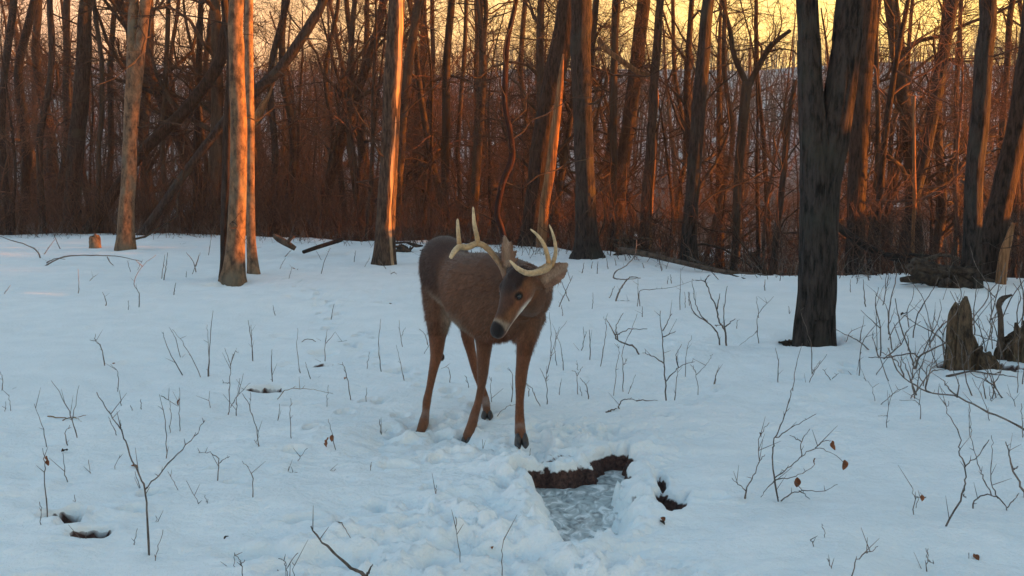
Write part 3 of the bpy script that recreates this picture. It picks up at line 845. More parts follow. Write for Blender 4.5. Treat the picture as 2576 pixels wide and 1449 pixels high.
# --- thicket of brush along and below the crest: a mass of reddish stems
def thicket(name, label, n, seed, dmin, dmax, hmin, hmax, material, xr=(-0.52, 0.52)):
    rng = np.random.default_rng(seed)
    yy = np.zeros(0); xx = np.zeros(0)
    while len(xx) < n:
        y = rng.uniform(13.5, 48, n); x = rng.uniform(xr[0], xr[1], n) * (y + 3)
        s = y - crest_y(x)
        keep = (s > dmin) & (s < dmax) & (rng.random(n) < np.clip(1.1 - s / dmax, 0.15, 1) * (0.55 + 0.45 * vnoise(x * 0.5, y * 0.5, seed)) * 1.2 * np.interp(x, [-3, 3], [1.0, .5]))
        xx = np.concatenate([xx, x[keep]]); yy = np.concatenate([yy, y[keep]])
    xx, yy = xx[:n], yy[:n]
    z = land(xx, yy)
    h = rng.uniform(hmin, hmax, n) * (0.8 + 0.3 * vnoise(xx * 0.4, yy * 0.4, seed + 2))
    K = 5
    P = np.zeros((n, K, 3))
    P[:, 0] = np.stack([xx, yy, z - 0.05], 1)
    d = np.stack([rng.normal(size=n) * .34, rng.normal(size=n) * .34, np.ones(n)], 1)
    for k in range(1, K):
        d = d + rng.normal(size=(n, 3)) * 0.22; d /= np.linalg.norm(d, axis=1, keepdims=True)
        P[:, k] = P[:, k - 1] + d * (h / (K - 1))[:, None]
    r = rng.uniform(.004, .011, n)[:, None] * np.linspace(1, .3, K)[None]
    mb = MB()
    mb.tubes(P, r, 3)
    l2, q2 = sprout(P, r, n * 4, .25, 1.0, (.25, 1.0), (25, 80), .03, 4, (.7, .012), rng, .35)
    mb.tubes(l2, np.maximum(q2, .0015), 3)
    o = mb.build(name, M[material])
    tag(o, label, 'brush', kind='stuff')
    return o
thicket('brush_undergrowth', 'dense reddish brown thicket of thin bare stems along the snow crest', 4800, 31, 0.05, 13, .7, 2.4, 'twig_red')
thicket('brush_undergrowth', 'taller tangle of grey brown brush on the slope below the crest', 1900, 32, 4, 22, 1.5, 4.0, 'bark_far')

# --- dry weeds straggling over the crest itself
rng = np.random.default_rng(52)
n = 900
x = rng.uniform(-13, 9, n); y = crest_y(x) + rng.normal(size=n) * .7 - .25 + .6 * vnoise(x * .9, x * 0, 3)
keep = rng.random(n) < .5 + .5 * vnoise(x * 1.3, y * 1.3, 14)
x, y = x[keep], y[keep]; n = len(x)
h = rng.uniform(.10, .55, n)
P = np.zeros((n, 4, 3)); P[:, 0] = np.stack([x, y, land(x, y) - .05], 1)
d = np.stack([rng.normal(size=n) * .4, rng.normal(size=n) * .4, np.ones(n)], 1)
for k in range(1, 4):
    d = d + rng.normal(size=(n, 3)) * .25; d /= np.linalg.norm(d, axis=1, keepdims=True)
    P[:, k] = P[:, k - 1] + d * (h / 3)[:, None]
r = rng.uniform(.003, .007, n)[:, None] * np.linspace(1, .35, 4)[None]
mb = MB(); mb.tubes(P, r, 3)
l2, q2 = sprout(P, r, n * 3, .2, 1.0, (.06, .3), (25, 75), .02, 3, (.7, .014), rng, .3)
mb.tubes(l2, np.maximum(q2, .0014), 3)
tag(mb.build('dry_weeds', M['twig']), 'straggling dry weeds poking through snow along the crest', 'weeds', kind='stuff')

# --- woods on the far hillside, one mass
rng = np.random.default_rng(41)
n = 2600
y = 70 + 260 * rng.random(n) ** 0.9
x = rng.uniform(-0.55, 0.55, n) * (y + 5)
z = land(x, y)
h = rng.uniform(5, 11, n)
P = np.stack([np.stack([x, y, z - .3], 1), np.stack([x + rng.normal(size=n) * .4, y, z + h * .5], 1), np.stack([x + rng.normal(size=n) * .7, y, z + h], 1)], 1)
rad = (h * rng.uniform(.008, .016, n))[:, None] * np.array([[1, .7, .15]])
mb = MB()
mb.tubes(P, rad, 3)
l1, q1 = sprout(P, rad, n * 9, .25, 1.0, (1.2, 3.8), (20, 60), .15, 3, (.6, .02), rng, .15)
mb.tubes(l1, np.maximum(q1, .02), 3)
hw = mb.build('hillside_woods', M['bark_far'])
tag(hw, 'bare grey woods covering the far hillside', 'woods', kind='stuff')

# ------------------------------------------------------------------ the deer
def frame_loft(mb, C, A, Bv, ha, hb, sides=20, pw=2.0):
    """closed loft: centres C, half axes ha along A and hb along Bv"""
    C = np.asarray(C, float); n = len(C)
    th = np.arange(sides) * 2 * math.pi / sides
    ct, st = np.cos(th), np.sin(th)
    e = 2.0 / pw
    ca = np.sign(ct) * np.abs(ct) ** e; sb = np.sign(st) * np.abs(st) ** e
    A = np.broadcast_to(A, (n, 3)); Bv = np.broadcast_to(Bv, (n, 3))
    V = C[:, None, :] + A[:, None, :] * (np.asarray(ha)[:, None] * ca)[..., None] + Bv[:, None, :] * (np.asarray(hb)[:, None] * sb)[..., None]
    k = np.arange(n - 1)[:, None] * sides; s = np.arange(sides)[None, :]; s2 = (s + 1) % sides
    q = np.stack([k + s, k + s2, k + sides + s2, k + sides + s], -1).reshape(-1, 4)
    V = V.reshape(-1, 3)
    V = np.vstack([V, C[0], C[-1]])
    t = [(n * sides, (j + 1) % sides, j) for j in range(sides)] + [(n * sides + 1, (n - 1) * sides + j, (n - 1) * sides + (j + 1) % sides) for j in range(sides)]
    mb.add(V, q, t)

def limb_chain(mb, pts, rad, sides=14, n=26, squash=None):
    """round tapered limb through the points"""
    P = resample(pts, n)
    r = np.interp(np.linspace(0, len(pts) - 1, n), np.arange(len(pts)), rad)
    mb.tubes(P[None], r[None], sides, cap=True)
    for e, rr in ((P[0], r[0]), (P[-1], r[-1])):
        th = np.linspace(0, math.pi, 7)[1:-1]
        frame_loft(mb, [e + np.array([0, 0, rr * math.cos(a)]) for a in th], np.array([1.0, 0, 0]), np.array([0, 1.0, 0]), [rr * math.sin(a) for a in th], [rr * math.sin(a) for a in th], 10)

deer_base = gp(1190, 1085)
DB = np.array([deer_base[0], deer_base[1], deer_base[2]])
deer = empty('deer', tuple(DB))
tag(deer, 'brown antlered buck standing on the snow with head turned to its side', 'deer')

HIP = np.array([-0.348, 6.37]); AX = np.array([0.47, -0.883]); AX /= np.linalg.norm(AX)
PERP = np.array([-AX[1], AX[0], 0.0])           # towards the animal's far side across the body
A3 = np.array([AX[0], AX[1], 0.0]); UP = np.array([0, 0, 1.0])
body = MB()
sec = [(-.215, .85, .035, .030), (-.195, .84, .085, .070), (-.15, .828, .138, .108), (-.07, .812, .180, .142), (.01, .790, .182, .140), (.10, .757, .158, .112), (.21, .734, .176, .140),
       (.36, .716, .208, .184), (.51, .700, .222, .160), (.61, .692, .207, .140), (.68, .682, .172, .114), (.73, .672, .122, .082), (.76, .667, .06, .04)]
n_s = 44
st = np.array(sec)
tt = np.linspace(0, len(sec) - 1, n_s)
g_ = resample(st, n_s)
C = np.stack([HIP[0] + AX[0] * g_[:, 0], HIP[1] + AX[1] * g_[:, 0], g_[:, 1]], 1)
frame_loft(body, C, PERP, UP, np.maximum(g_[:, 3], .01), np.maximum(g_[:, 2], .01), 30, 2.15)

# neck: sweeps out of the shoulders towards the head
poll = at(1318, 694, 5.50)
nose = at(1243, 842, 5.385)
sh = np.array([HIP[0] + AX[0] * .52, HIP[1] + AX[1] * .52, .755])
neck = np.array([sh, sh + np.array([.075, -.10, .000]), np.array([.088, 5.645, .760]), np.array([.092, 5.575, .795]), poll + np.array([.012, .03, -.012])])
nP = resample(neck, 24)
nr_v = np.interp(np.linspace(0, 4, 24), range(5), [.185, .172, .138, .108, .075])
nr_h = np.interp(np.linspace(0, 4, 24), range(5), [.135, .125, .108, .088, .066])
T = np.gradient(nP, axis=0); T /= np.linalg.norm(T, axis=1, keepdims=True)
side = np.cross(T, UP); side /= np.linalg.norm(side, axis=1, keepdims=True)
vv = np.cross(side, T)
frame_loft(body, nP, side, vv, nr_h, nr_v, 24)
# brisket filling under the neck
limb_chain(body, [sh + np.array([.03, -.05, -.05]), np.array([.055, 5.70, .665]), np.array([.045, 5.72, .575])], [.15, .122, .085], 18, 18)

# head
F = (nose - poll) / np.linalg.norm(nose - poll)
HL = np.linalg.norm(nose - poll)
D = np.array([-.62, -.62, .44]); D -= F * D.dot(F); D /= np.linalg.norm(D)
Lf = np.cross(F, D)
if Lf[1] > 0: Lf = -Lf                           # the animal's own left cheek faces the lens
hs = np.array([(-.045, -.010, .045, .045), (-.02, -.004, .066, .056), (.02, 0, .080, .070), (.06, .000, .082, .074), (.10, -.004, .078, .070), (.14, -.009, .068, .058), (.18, -.012, .056, .047),
               (.22, -.012, .048, .041), (.255, -.011, .044, .039), (.285, -.011, .041, .038), (.305, -.012, .032, .031), (.318, -.012, .016, .016)])
hs[:, 0] *= HL / .31
hg = resample(hs, 40)
Chd = poll + F * hg[:, 0:1] + D * hg[:, 1:2]
frame_loft(body, Chd, Lf, D, np.maximum(hg[:, 3], .006), np.maximum(hg[:, 2], .006), 24, 2.1)
def hp(s, d, l):
    return poll + F * s + D * d + Lf * l
# brow ridges, jaw muscle, muzzle pad, pedicles
for l in (.040, -.040):
    limb_chain(body, [hp(.06, .055, l), hp(.098, .050, l * 1.2), hp(.13, .040, l)], [.014, .017, .010], 10, 8)
    limb_chain(body, [hp(.02, -.035, l * .9), hp(.09, -.040, l * .9), hp(.15, -.036, l * .6)], [.026, .030, .018], 10, 10)
limb_chain(body, [hp(.0, .035, 0), hp(.04, .060, 0)], [.04, .034], 12, 8)
limb_chain(body, [hp(.29, .010, .012), hp(.306, .006, .010)], [.017, .013], 10, 6)
limb_chain(body, [hp(.29, .010, -.012), hp(.306, .006, -.010)], [.017, .013], 10, 6)

# legs: (px, py, distance, radius) from the body down to the hoof
def leg(points, n=40):
    P = [at(x, y, d) if not isinstance(x, np.ndarray) else x for x, y, d, r in points]
    limb_chain(body, P, [p[3] for p in points], 14, n)
    return P
gz_ = lambda px, py: gp(px, py)[1]
yRH, yLH, yRF, yLF = gz_(1066, 1074), gz_(1224, 1052), gz_(1184, 1088), gz_(1312, 1120)
RH = leg([(1117, 680, 6.46, .122), (1111, 735, 6.43, .110), (1104, 795, 6.38, .076), (1100, 850, 6.37, .048), (1098, 892, 6.37, .036), (1091, 925, 6.33, .027), (1081, 975, 6.26, .0205), (1074, 1008, 6.21, .024), (1071, 1036, 6.17, .021), (1066, 1062, yRH + .03, .028), (1058, 1088, yRH, .026)])
LH = leg([(1192, 700, 6.52, .115), (1190, 760, 6.50, .095), (1182, 815, 6.50, .060), (1177, 846, 6.50, .038), (1185, 885, 6.47, .028), (1197, 935, 6.43, .022), (1213, 978, 6.40, .021), (1221, 1006, 6.38, .024), (1224, 1026, yLH + .03, .021), (1225, 1038, yLH + .01, .022)])
RF = leg([(1205, 720, 5.99, .105), (1212, 790, 5.97, .082), (1218, 850, 5.95, .048), (1216, 900, 5.95, .036), (1214, 938, 5.95, .031), (1211, 972, 5.96, .022), (1203, 1012, 5.97, .021), (1194, 1042, 5.96, .025), (1188, 1066, yRF + .03, .027), (1178, 1098, yRF, .031)])
LF = leg([(1325, 760, 5.68, .090), (1328, 820, 5.67, .068), (1321, 872, 5.67, .043), (1314, 920, 5.68, .033), (1310, 958, 5.68, .030), (1308, 1000, 5.69, .0215), (1307, 1038, 5.69, .0235), (1308, 1070, 5.68, .027), (1309, 1088, yLF + .02, .029), (1311, 1098, yLF, .026)])
# hock points
hk = at(1112, 897, 6.40)
limb_chain(body, [at(1098, 892, 6.39), hk, at(1112, 905, 6.39)], [.028, .018, .010], 10, 8)
hk2 = at(1164, 840, 6.53)
limb_chain(body, [at(1176, 846, 6.50), hk2, at(1165, 850, 6.52)], [.028, .017, .010], 10, 8)
# tail laid against the rump
tb = np.array([HIP[0] - AX[0] * .23, HIP[1] - AX[1] * .23, .90])
limb_chain(body, [tb, tb + np.array([-.03, .05, -.06]), tb + np.array([-.035, .06, -.20])], [.035, .045, .02], 12, 12)

# ears: cupped leaves
def ear(mb, base, tip, facing, width, thick=.011):
    base, tip = np.array(base), np.array(tip)
    ax = tip - base; ln = np.linalg.norm(ax); ax /= ln
    f = np.array(facing, float); f -= ax * f.dot(ax); f /= np.linalg.norm(f)
    s = np.cross(ax, f)
    for j in (-1, 1):
        pass
    K = 16
    u = np.linspace(0, 1, K)
    wv = width * np.clip(np.sin(np.pi * (0.12 + 0.86 * u ** 0.85)), .05, None) ** 0.8
    nS = 11
    v = np.linspace(-1, 1, nS)
    cup = (v ** 2)[None, :] * (wv * .55)[:, None]
    mid = base + ax * (u * ln)[:, None]
    front = mid[:, None, :] + s * (v[None, :] * wv[:, None])[..., None] + f * cup[..., None]
    backs = front - f * (thick * (1.25 - v ** 2))[None, :, None]
    V = np.concatenate([front.reshape(-1, 3), backs.reshape(-1, 3)])
    q = []
    o = K * nS
    for i in range(K - 1):
        for j in range(nS - 1):
            a = i * nS + j
            q.append((a, a + 1, a + nS + 1, a + nS)); q.append((o + a, o + a + nS, o + a + nS + 1, o + a + 1))
        a = i * nS; q.append((a, a + nS, o + a + nS, o + a))
        a = i * nS + nS - 1; q.append((a, o + a, o + a + nS, a + nS))
    for j in range(nS - 1):
        q.append((j, o + j, o + j + 1, j + 1))
        a = (K - 1) * nS + j; q.append((a, a + 1, o + a + 1, o + a))
    mb.add(V, q)
EAR_L = (at(1352, 716, 5.50), at(1430, 662, 5.54))
EAR_R = (at(1279, 690, 5.56), at(1270, 590, 5.60))
ear(body, EAR_L[0], EAR_L[1], (.30, -.85, .20), .058)
ear(body, EAR_R[0], EAR_R[1], (.55, -.75, .1), .054)
limb_chain(body, [hp(.0, .03, .04), EAR_L[0], EAR_L[0] * .75 + EAR_L[1] * .25], [.034, .026, .016], 10, 8)
limb_chain(body, [hp(.0, .03, -.04), EAR_R[0], EAR_R[0] * .75 + EAR_R[1] * .25], [.034, .026, .016], 10, 8)

# one continuous surface
raw = body.mesh('deer_raw')
tmp = bpy.data.objects.new('deer_raw', raw)
COL.objects.link(tmp)
rm = tmp.modifiers.new('remesh', 'REMESH'); rm.mode = 'VOXEL'; rm.voxel_size = 0.0062; rm.adaptivity = 0.0
sm = tmp.modifiers.new('smooth', 'SMOOTH'); sm.factor = 0.5; sm.iterations = 5
dg = bpy.context.evaluated_depsgraph_get()
dg.update()
bm_ = bpy.data.meshes.new_from_object(tmp.evaluated_get(dg))
bpy.data.objects.remove(tmp)
bm_.name = 'body'
nv = len(bm_.vertices)
co = np.zeros(nv * 3, np.float32); bm_.vertices.foreach_get('co', co); co = co.reshape(-1, 3).astype(float)
no = np.zeros(nv * 3, np.float32); bm_.vertices.foreach_get('normal', no); no = no.reshape(-1, 3).astype(float)

# coat colours in large patches, with painted shading on barrel and rump
def mixc(col, c, f):
    f = np.clip(f, 0, 1)[:, None]
    return col * (1 - f) + np.asarray(c)[None] * f
rel = co - np.array([HIP[0], HIP[1], 0])
ta = rel[:, 0] * AX[0] + rel[:, 1] * AX[1]
lat = rel @ PERP
zz_ = co[:, 2]
GREY = np.array((.100, .047, .027)); DARK = np.array((.038, .022, .019)); RED = np.array((.150, .052, .024)); CREAM = np.array((.42, .33, .25)); WHITE = np.array((.62, .56, .48)); TAN = np.array((.150, .066, .031))
col = np.tile(GREY, (nv, 1))
nz1 = fbm(co[:, 0] * 14 + co[:, 1] * 9, co[:, 2] * 10 + co[:, 1] * 7, 3, 7)
nz2 = fbm(co[:, 0] * 60 + co[:, 1] * 40, co[:, 2] * 25 + co[:, 1] * 30, 2, 9)
col = mixc(col, DARK, sstep(.84, .97, zz_ + .03 * nz1) * .75)
col = mixc(col, RED, sstep(.62, .42, zz_ + .03 * nz1))
col = mixc(col, np.array((.125, .062, .036)), sstep(.78, .62, zz_ + .03 * nz1) * .5)
col = mixc(col, GREY * 1.3, sstep(.08, .22, ta) * sstep(.62, .50, ta) * sstep(.92, .80, zz_) * .8)  # barrel painted lighter, a shading contrast against the rump
col = mixc(col, DARK * 1.1, sstep(.13, .05, ta) * sstep(.62, .76, zz_) * .85)  # rump painted darker, as if shaded behind the barrel
# pale belly and inner thighs
down = sstep(.25, .75, -no[:, 2])
col = mixc(col, CREAM * .5, down * sstep(.46, .50, zz_) * sstep(.52, .40, ta) * sstep(-.15, .0, ta))
inner = sstep(.03, .12, lat * 0 + (co[:, 0] - (-.455))) * sstep(.40, .50, zz_) * sstep(.70, .60, zz_) * sstep(.12, .0, ta) * sstep(.1, .5, no[:, 0] - .3 * no[:, 1])
col = mixc(col, CREAM * .8, inner * .85)
# head
hv = co - poll
s_h, d_h, l_h = hv @ F, hv @ D, hv @ Lf
inhead = sstep(-.045, -.01, s_h) * (np.hypot(d_h, l_h) < .105)
col = mixc(col, TAN * .95, inhead * sstep(.00, .05, s_h))
col = mixc(col, RED * .95, inhead * sstep(.025, .045, l_h) * sstep(.06, .1, s_h) * sstep(.2, .12, s_h))
col = mixc(col, DARK * .7, inhead * sstep(.008, .035, d_h - .02 * nz1 - .35 * np.maximum(l_h - .02, 0)) * sstep(.21, .10, s_h))
col = mixc(col, DARK * 1.1, inhead * sstep(.012, .032, d_h) * sstep(.10, .18, s_h) * sstep(.27, .22, s_h) * .7)
col = mixc(col, CREAM * .55, inhead * sstep(.235, .262, s_h + .012 * nz1 - .25 * np.maximum(d_h, 0)) * sstep(.292, .28, s_h))
col = mixc(col, CREAM, inhead * sstep(-.030, -.042, d_h + .006 * nz2) * sstep(.13, .15, s_h) * sstep(.31, .27, s_h))
col = mixc(col, WHITE * .9, inhead * sstep(-.036, -.046, l_h) * sstep(.15, .18, s_h) * sstep(-.02, 0, d_h))
thr = np.exp(-(((s_h - .150) / .060) ** 2 + ((d_h + .060) / .030) ** 2) ** 2)
col = mixc(col, WHITE * 1.05, thr * sstep(-.02, .02, l_h) * inhead)
eye_l, eye_r = hp(.118, .026, .061), hp(.118, .026, -.061)
for e in (eye_l, eye_r):
    dd = np.linalg.norm((co - e), axis=1)
    col = mixc(col, TAN * 1.25, inhead * np.exp(-((dd - .026) / .010) ** 2) * .35)
    col = mixc(col, (.012, .009, .008), sstep(.027, .017, dd))
nosec = hp(.312, .008, 0)
dn = np.linalg.norm((co - nosec) / 1.0, axis=1)
col = mixc(col, (.012, .010, .011), sstep(.056, .044, dn) * sstep(-.034, -.022, d_h))
mouth = np.exp(-((d_h + .024 - .06 * (s_h - .28)) / .0035) ** 2) * sstep(.22, .24, s_h) * inhead
col = mixc(col, (.05, .03, .025), mouth * .8)
# ears
for b_, t_, fc in ((EAR_L[0], EAR_L[1], np.array((.30, -.85, .20))), (EAR_R[0], EAR_R[1], np.array((.55, -.75, .1)))):
    axv = (t_ - b_) / np.linalg.norm(t_ - b_)
    q = (co - b_) @ axv
    rr = np.linalg.norm(co - b_ - q[:, None] * axv, axis=1)
    ine = (q > .02) & (q < .2) & (rr < .075)
    fcn = fc / np.linalg.norm(fc)
    col = mixc(col, np.array((.20, .12, .085)), ine * sstep(.1, .4, no @ fcn) * (1 - inhead))
    col = mixc(col, DARK, ine * sstep(.75, 1.0, q / np.linalg.norm(t_ - b_)) * .7)
    col = mixc(col, CREAM, ine * sstep(.1, .4, no @ fcn) * sstep(.028, .012, rr) * .35)
# dark tarsal glands, paler lower legs inside, knees
for e in (hk, hk2):
    col = mixc(col, DARK * .7, sstep(.045, .015, np.linalg.norm(co - e, axis=1)))
col *= (1 + .16 * nz1 + .22 * nz2)[:, None]
ca = bm_.color_attributes.new('coat', 'FLOAT_COLOR', 'POINT')
ca.data.foreach_set('color', np.concatenate([np.clip(col, 0.004, 1), np.ones((nv, 1))], 1).astype(np.float32).ravel())
bm_.vertices.foreach_set('co', (co - DB).astype(np.float32).ravel())
bm_.polygons.foreach_set('use_smooth', np.ones(len(bm_.polygons), bool))
bm_.update()

def coat_material():
    m, nt, N, L, B = mat('coat')
    a = node(N, 'ShaderNodeAttribute', attribute_name='coat')
    tc = node(N, 'ShaderNodeTexCoord')
    mp = node(N, 'ShaderNodeMapping'); mp.inputs['Scale'].default_value = (1, 1, .35); L.new(tc.outputs['Object'], mp.inputs[0])
    n1 = node(N, 'ShaderNodeTexNoise', Scale=170.0, Detail=4.0, Roughness=.7); L.new(mp.outputs[0], n1.inputs['Vector'])
    r = ramp(N, [(.3, .70), (.7, 1.25)]); L.new(n1.outputs[0], r.inputs[0])
    mx = node(N, 'ShaderNodeMix', data_type='RGBA', blend_type='MULTIPLY'); mx.inputs[0].default_value = 1.0
    L.new(a.outputs['Color'], mx.inputs[6]); L.new(r.outputs[0], mx.inputs[7]); L.new(mx.outputs[2], B.inputs['Base Color'])
    B.inputs['Roughness'].default_value = .85; B.inputs['Specular IOR Level'].default_value = .15
    B.inputs['Sheen Weight'].default_value = .15
    bp = node(N, 'ShaderNodeBump', Strength=.45, Distance=.006); L.new(n1.outputs[0], bp.inputs['Height']); L.new(bp.outputs[0], B.inputs['Normal'])
    return m
M['coat'] = coat_material()
bm_.materials.clear()
bm_.materials.append(M['coat'])
body_o = bpy.data.objects.new('body', bm_)
link(body_o, deer)

# short hairs standing off the coat
def fur():
    me = bm_
    me.calc_loop_triangles()
    nt_ = len(me.loop_triangles)
    tri = np.zeros(nt_ * 3, np.int32); me.loop_triangles.foreach_get('vertices', tri); tri = tri.reshape(-1, 3)
    P = co - DB
    ar = np.linalg.norm(np.cross(P[tri[:, 1]] - P[tri[:, 0]], P[tri[:, 2]] - P[tri[:, 0]]), axis=1)
    rng = np.random.default_rng(5)
    nh = 95000
    ti = rng.choice(nt_, nh, p=ar / ar.sum())
    w = rng.dirichlet((1, 1, 1), nh)
    p = (P[tri[ti]] * w[..., None]).sum(1)
    nn = (no[tri[ti]] * w[..., None]).sum(1); nn /= np.linalg.norm(nn, axis=1, keepdims=True) + 1e-9
    cc = (col[tri[ti]] * w[..., None]).sum(1)
    # hair lies backwards and down the body
    pw = p + DB
    sh_, _, _ = ((pw - poll) @ F), 0, 0
    hd = (np.linalg.norm(pw - (poll + F * .15), axis=1) < .19)
    grain = np.where(hd[:, None], -F[None] * .9, np.array([-A3[0] * .6, -A3[1] * .6, -.7])[None])
    grain = np.where((pw[:, 2] < .52)[:, None], np.array([0, 0, -1.0])[None], grain)
    ln = np.where(hd, .007, np.where(pw[:, 2] < .45, .008, .021)) * rng.uniform(.6, 1.4, nh)
    ln = np.where(sh_ > .26 * 1, np.where(hd, .003, ln), ln)
    d = grain + nn * .55 + rng.normal(size=(nh, 3)) * .22
    d /= np.linalg.norm(d, axis=1, keepdims=True)
    s = np.cross(d, nn); s /= np.linalg.norm(s, axis=1, keepdims=True) + 1e-9
    wd = .0011
    a = p - nn * .001
    V = np.stack([a - s * wd, a + s * wd, a + d * ln[:, None]], 1).reshape(-1, 3)
    t = np.arange(nh * 3).reshape(-1, 3)
    mb = MB(); mb.add(V, None, t)
    o = mb.build('fur', M['coat'], deer, smooth=True)
    tint = np.repeat(np.clip(cc * rng.uniform(.55, 1.55, nh)[:, None], .004, 1), 3, 0)
    c2 = o.data.color_attributes.new('coat', 'FLOAT_COLOR', 'POINT')
    c2.data.foreach_set('color', np.concatenate([tint, np.ones((nh * 3, 1))], 1).astype(np.float32).ravel())
    o['kind'] = 'stuff'
fur()

# eyes, hooves, antlers
m, nt, N, L, B = mat('eye'); B.inputs['Base Color'].default_value = (.006, .005, .005, 1); B.inputs['Roughness'].default_value = .22; M['eye'] = m
m, nt, N, L, B = mat('hoof')
tcn = node(N, 'ShaderNodeTexCoord'); nn_ = node(N, 'ShaderNodeTexNoise', Scale=40.0); L.new(tcn.outputs['Object'], nn_.inputs['Vector'])
cr_ = ramp(N, [(.35, (.010, .009, .010)), (.7, (.035, .030, .030))]); L.new(nn_.outputs[0], cr_.inputs[0]); L.new(cr_.outputs[0], B.inputs['Base Color']); B.inputs['Roughness'].default_value = .45; M['hoof'] = m
m, nt, N, L, B = mat('antler')
tcn = node(N, 'ShaderNodeTexCoord'); nn_ = node(N, 'ShaderNodeTexNoise', Scale=55.0, Detail=5.0); L.new(tcn.outputs['Object'], nn_.inputs['Vector'])
at_a = node(N, 'ShaderNodeAttribute', attribute_name='tip')
cb_ = ramp(N, [(.0, (.13, .055, .022)), (.35, (.34, .20, .08)), (1, (.60, .46, .28))]); L.new(at_a.outputs['Fac'], cb_.inputs[0])
vr = ramp(N, [(.3, .6), (.65, 1.1)]); L.new(nn_.outputs[0], vr.inputs[0])
mx_ = node(N, 'ShaderNodeMix', data_type='RGBA', blend_type='MULTIPLY'); mx_.inputs[0].default_value = 1; L.new(cb_.outputs[0], mx_.inputs[6]); L.new(vr.outputs[0], mx_.inputs[7]); L.new(mx_.outputs[2], B.inputs['Base Color'])
B.inputs['Roughness'].default_value = .5
bp_ = node(N, 'ShaderNodeBump', Strength=.4, Distance=.004); L.new(nn_.outputs[0], bp_.inputs['Height']); L.new(bp_.outputs[0], B.inputs['Normal']); M['antler'] = m

for e, sgn in ((eye_l, 1), (eye_r, -1)):
    mb = MB()
    th = np.linspace(0, math.pi, 10)[1:-1]
    frame_loft(mb, [e + Lf * sgn * .001 + D * (.0095 * math.cos(a)) for a in th], F, Lf, [.0145 * math.sin(a) for a in th], [.011 * math.sin(a) for a in th], 14)
    for v in mb.v: v -= DB
    mb.build('eye', M['eye'], deer)

def hoof(top, tipdir, gz, size=1.0, name='hoof'):
    """two pointed toes"""
    t = np.array(tipdir, float); t[2] = 0; t /= np.linalg.norm(t)
    s = np.array([-t[1], t[0], 0])
    mb = MB()
    for k in (-1, 1):
        c0 = top + s * k * .012 * size
        c1 = np.array([*(top[:2] + t[:2] * .022 * size), gz + .016]) + s * k * .016 * size
        c2 = np.array([*(top[:2] + t[:2] * .050 * size), gz + .006]) + s * k * .013 * size
        P = resample([c0 - t * .004, (c0 + c1) / 2, c1, c2], 12)
        ha = np.interp(np.linspace(0, 3, 12), range(4), [.014, .0165, .016, .004]) * size
        hb = np.interp(np.linspace(0, 3, 12), range(4), [.020, .022, .016, .004]) * size
        frame_loft(mb, P, s, np.cross(s, (c2 - c0) / np.linalg.norm(c2 - c0)), ha, hb, 12)
    for v in mb.v: v -= DB
    mb.build(name, M['hoof'], deer)
hoof(LF[-1] + np.array([0, 0, .004]), (.12, -1, 0), LF[-1][2] - .052, 1.15)
hoof(RF[-1] + np.array([0, 0, .0]), (-.45, -.8, 0), RF[-1][2] - .045)
hoof(RH[-1] + np.array([0, 0, .0]), (-.5, -.7, 0), RH[-1][2] - .04)
hoof(LH[-1] + np.array([0, 0, .0]), (.05, -1, 0), LH[-1][2] - .035, 1.05)

def antler(beam, tines):
    mb, tipv = MB(), []
    def add(path, n, r):
        P = resample([at(x, y, d) for x, y, d in path], n)
        rr = np.interp(np.linspace(0, len(path) - 1, n), range(len(path)), r)
        rr = rr * (1 + .05 * np.array([math.sin(i * 2.1) for i in range(n)]))
        rr[-1] *= .35
        rr = rr * .88
        mb.tubes(P[None] - DB, rr[None], 12, cap=True)
        tipv.extend(np.repeat(np.clip(np.linspace(0, 1, n) * 1.0, 0, 1), 12))
    add(*beam)
    for t in tines:
        k = len(tipv)
        add(*t)
        tipv[k:] = list(np.array(tipv[k:]) * .75 + .3)
    o = mb.build('antler', M['antler'], deer)
    a_ = o.data.attributes.new('tip', 'FLOAT', 'POINT')
    a_.data.foreach_set('value', np.array(tipv, np.float32))
antler(([(1322, 706, 5.45), (1336, 694, 5.475), (1358, 680, 5.51), (1380, 668, 5.50), (1374, 677, 5.43), (1352, 685, 5.38), (1326, 687, 5.34), (1302, 675, 5.30), (1282, 655, 5.28)], 60, [.023, .0185, .018, .019, .0185, .0175, .016, .0125, .005]),
       [([(1380, 668, 5.49), (1379, 650, 5.48), (1369, 617, 5.46), (1352, 592, 5.44), (1334, 576, 5.42)], 26, [.016, .0135, .011, .0085, .004]),
        ([(1386, 670, 5.50), (1394, 652, 5.53), (1398, 628, 5.54), (1393, 596, 5.53), (1382, 565, 5.51)], 26, [.014, .0125, .0105, .008, .004])])
antler(([(1275, 700, 5.52), (1262, 670, 5.56), (1240, 640, 5.60), (1220, 620, 5.63), (1200, 613, 5.64), (1176, 622, 5.62), (1156, 621, 5.59), (1142, 634, 5.55), (1133, 650, 5.52)], 60, [.022, .018, .0165, .017, .0175, .0175, .017, .0155, .010]),
       [([(1202, 616, 5.64), (1200, 596, 5.63), (1193, 562, 5.61), (1190, 520, 5.60)], 24, [.016, .0135, .0115, .005]),
        ([(1156, 622, 5.60), (1154, 600, 5.59), (1152, 575, 5.58), (1151, 550, 5.57)], 22, [.0145, .012, .0105, .006])])

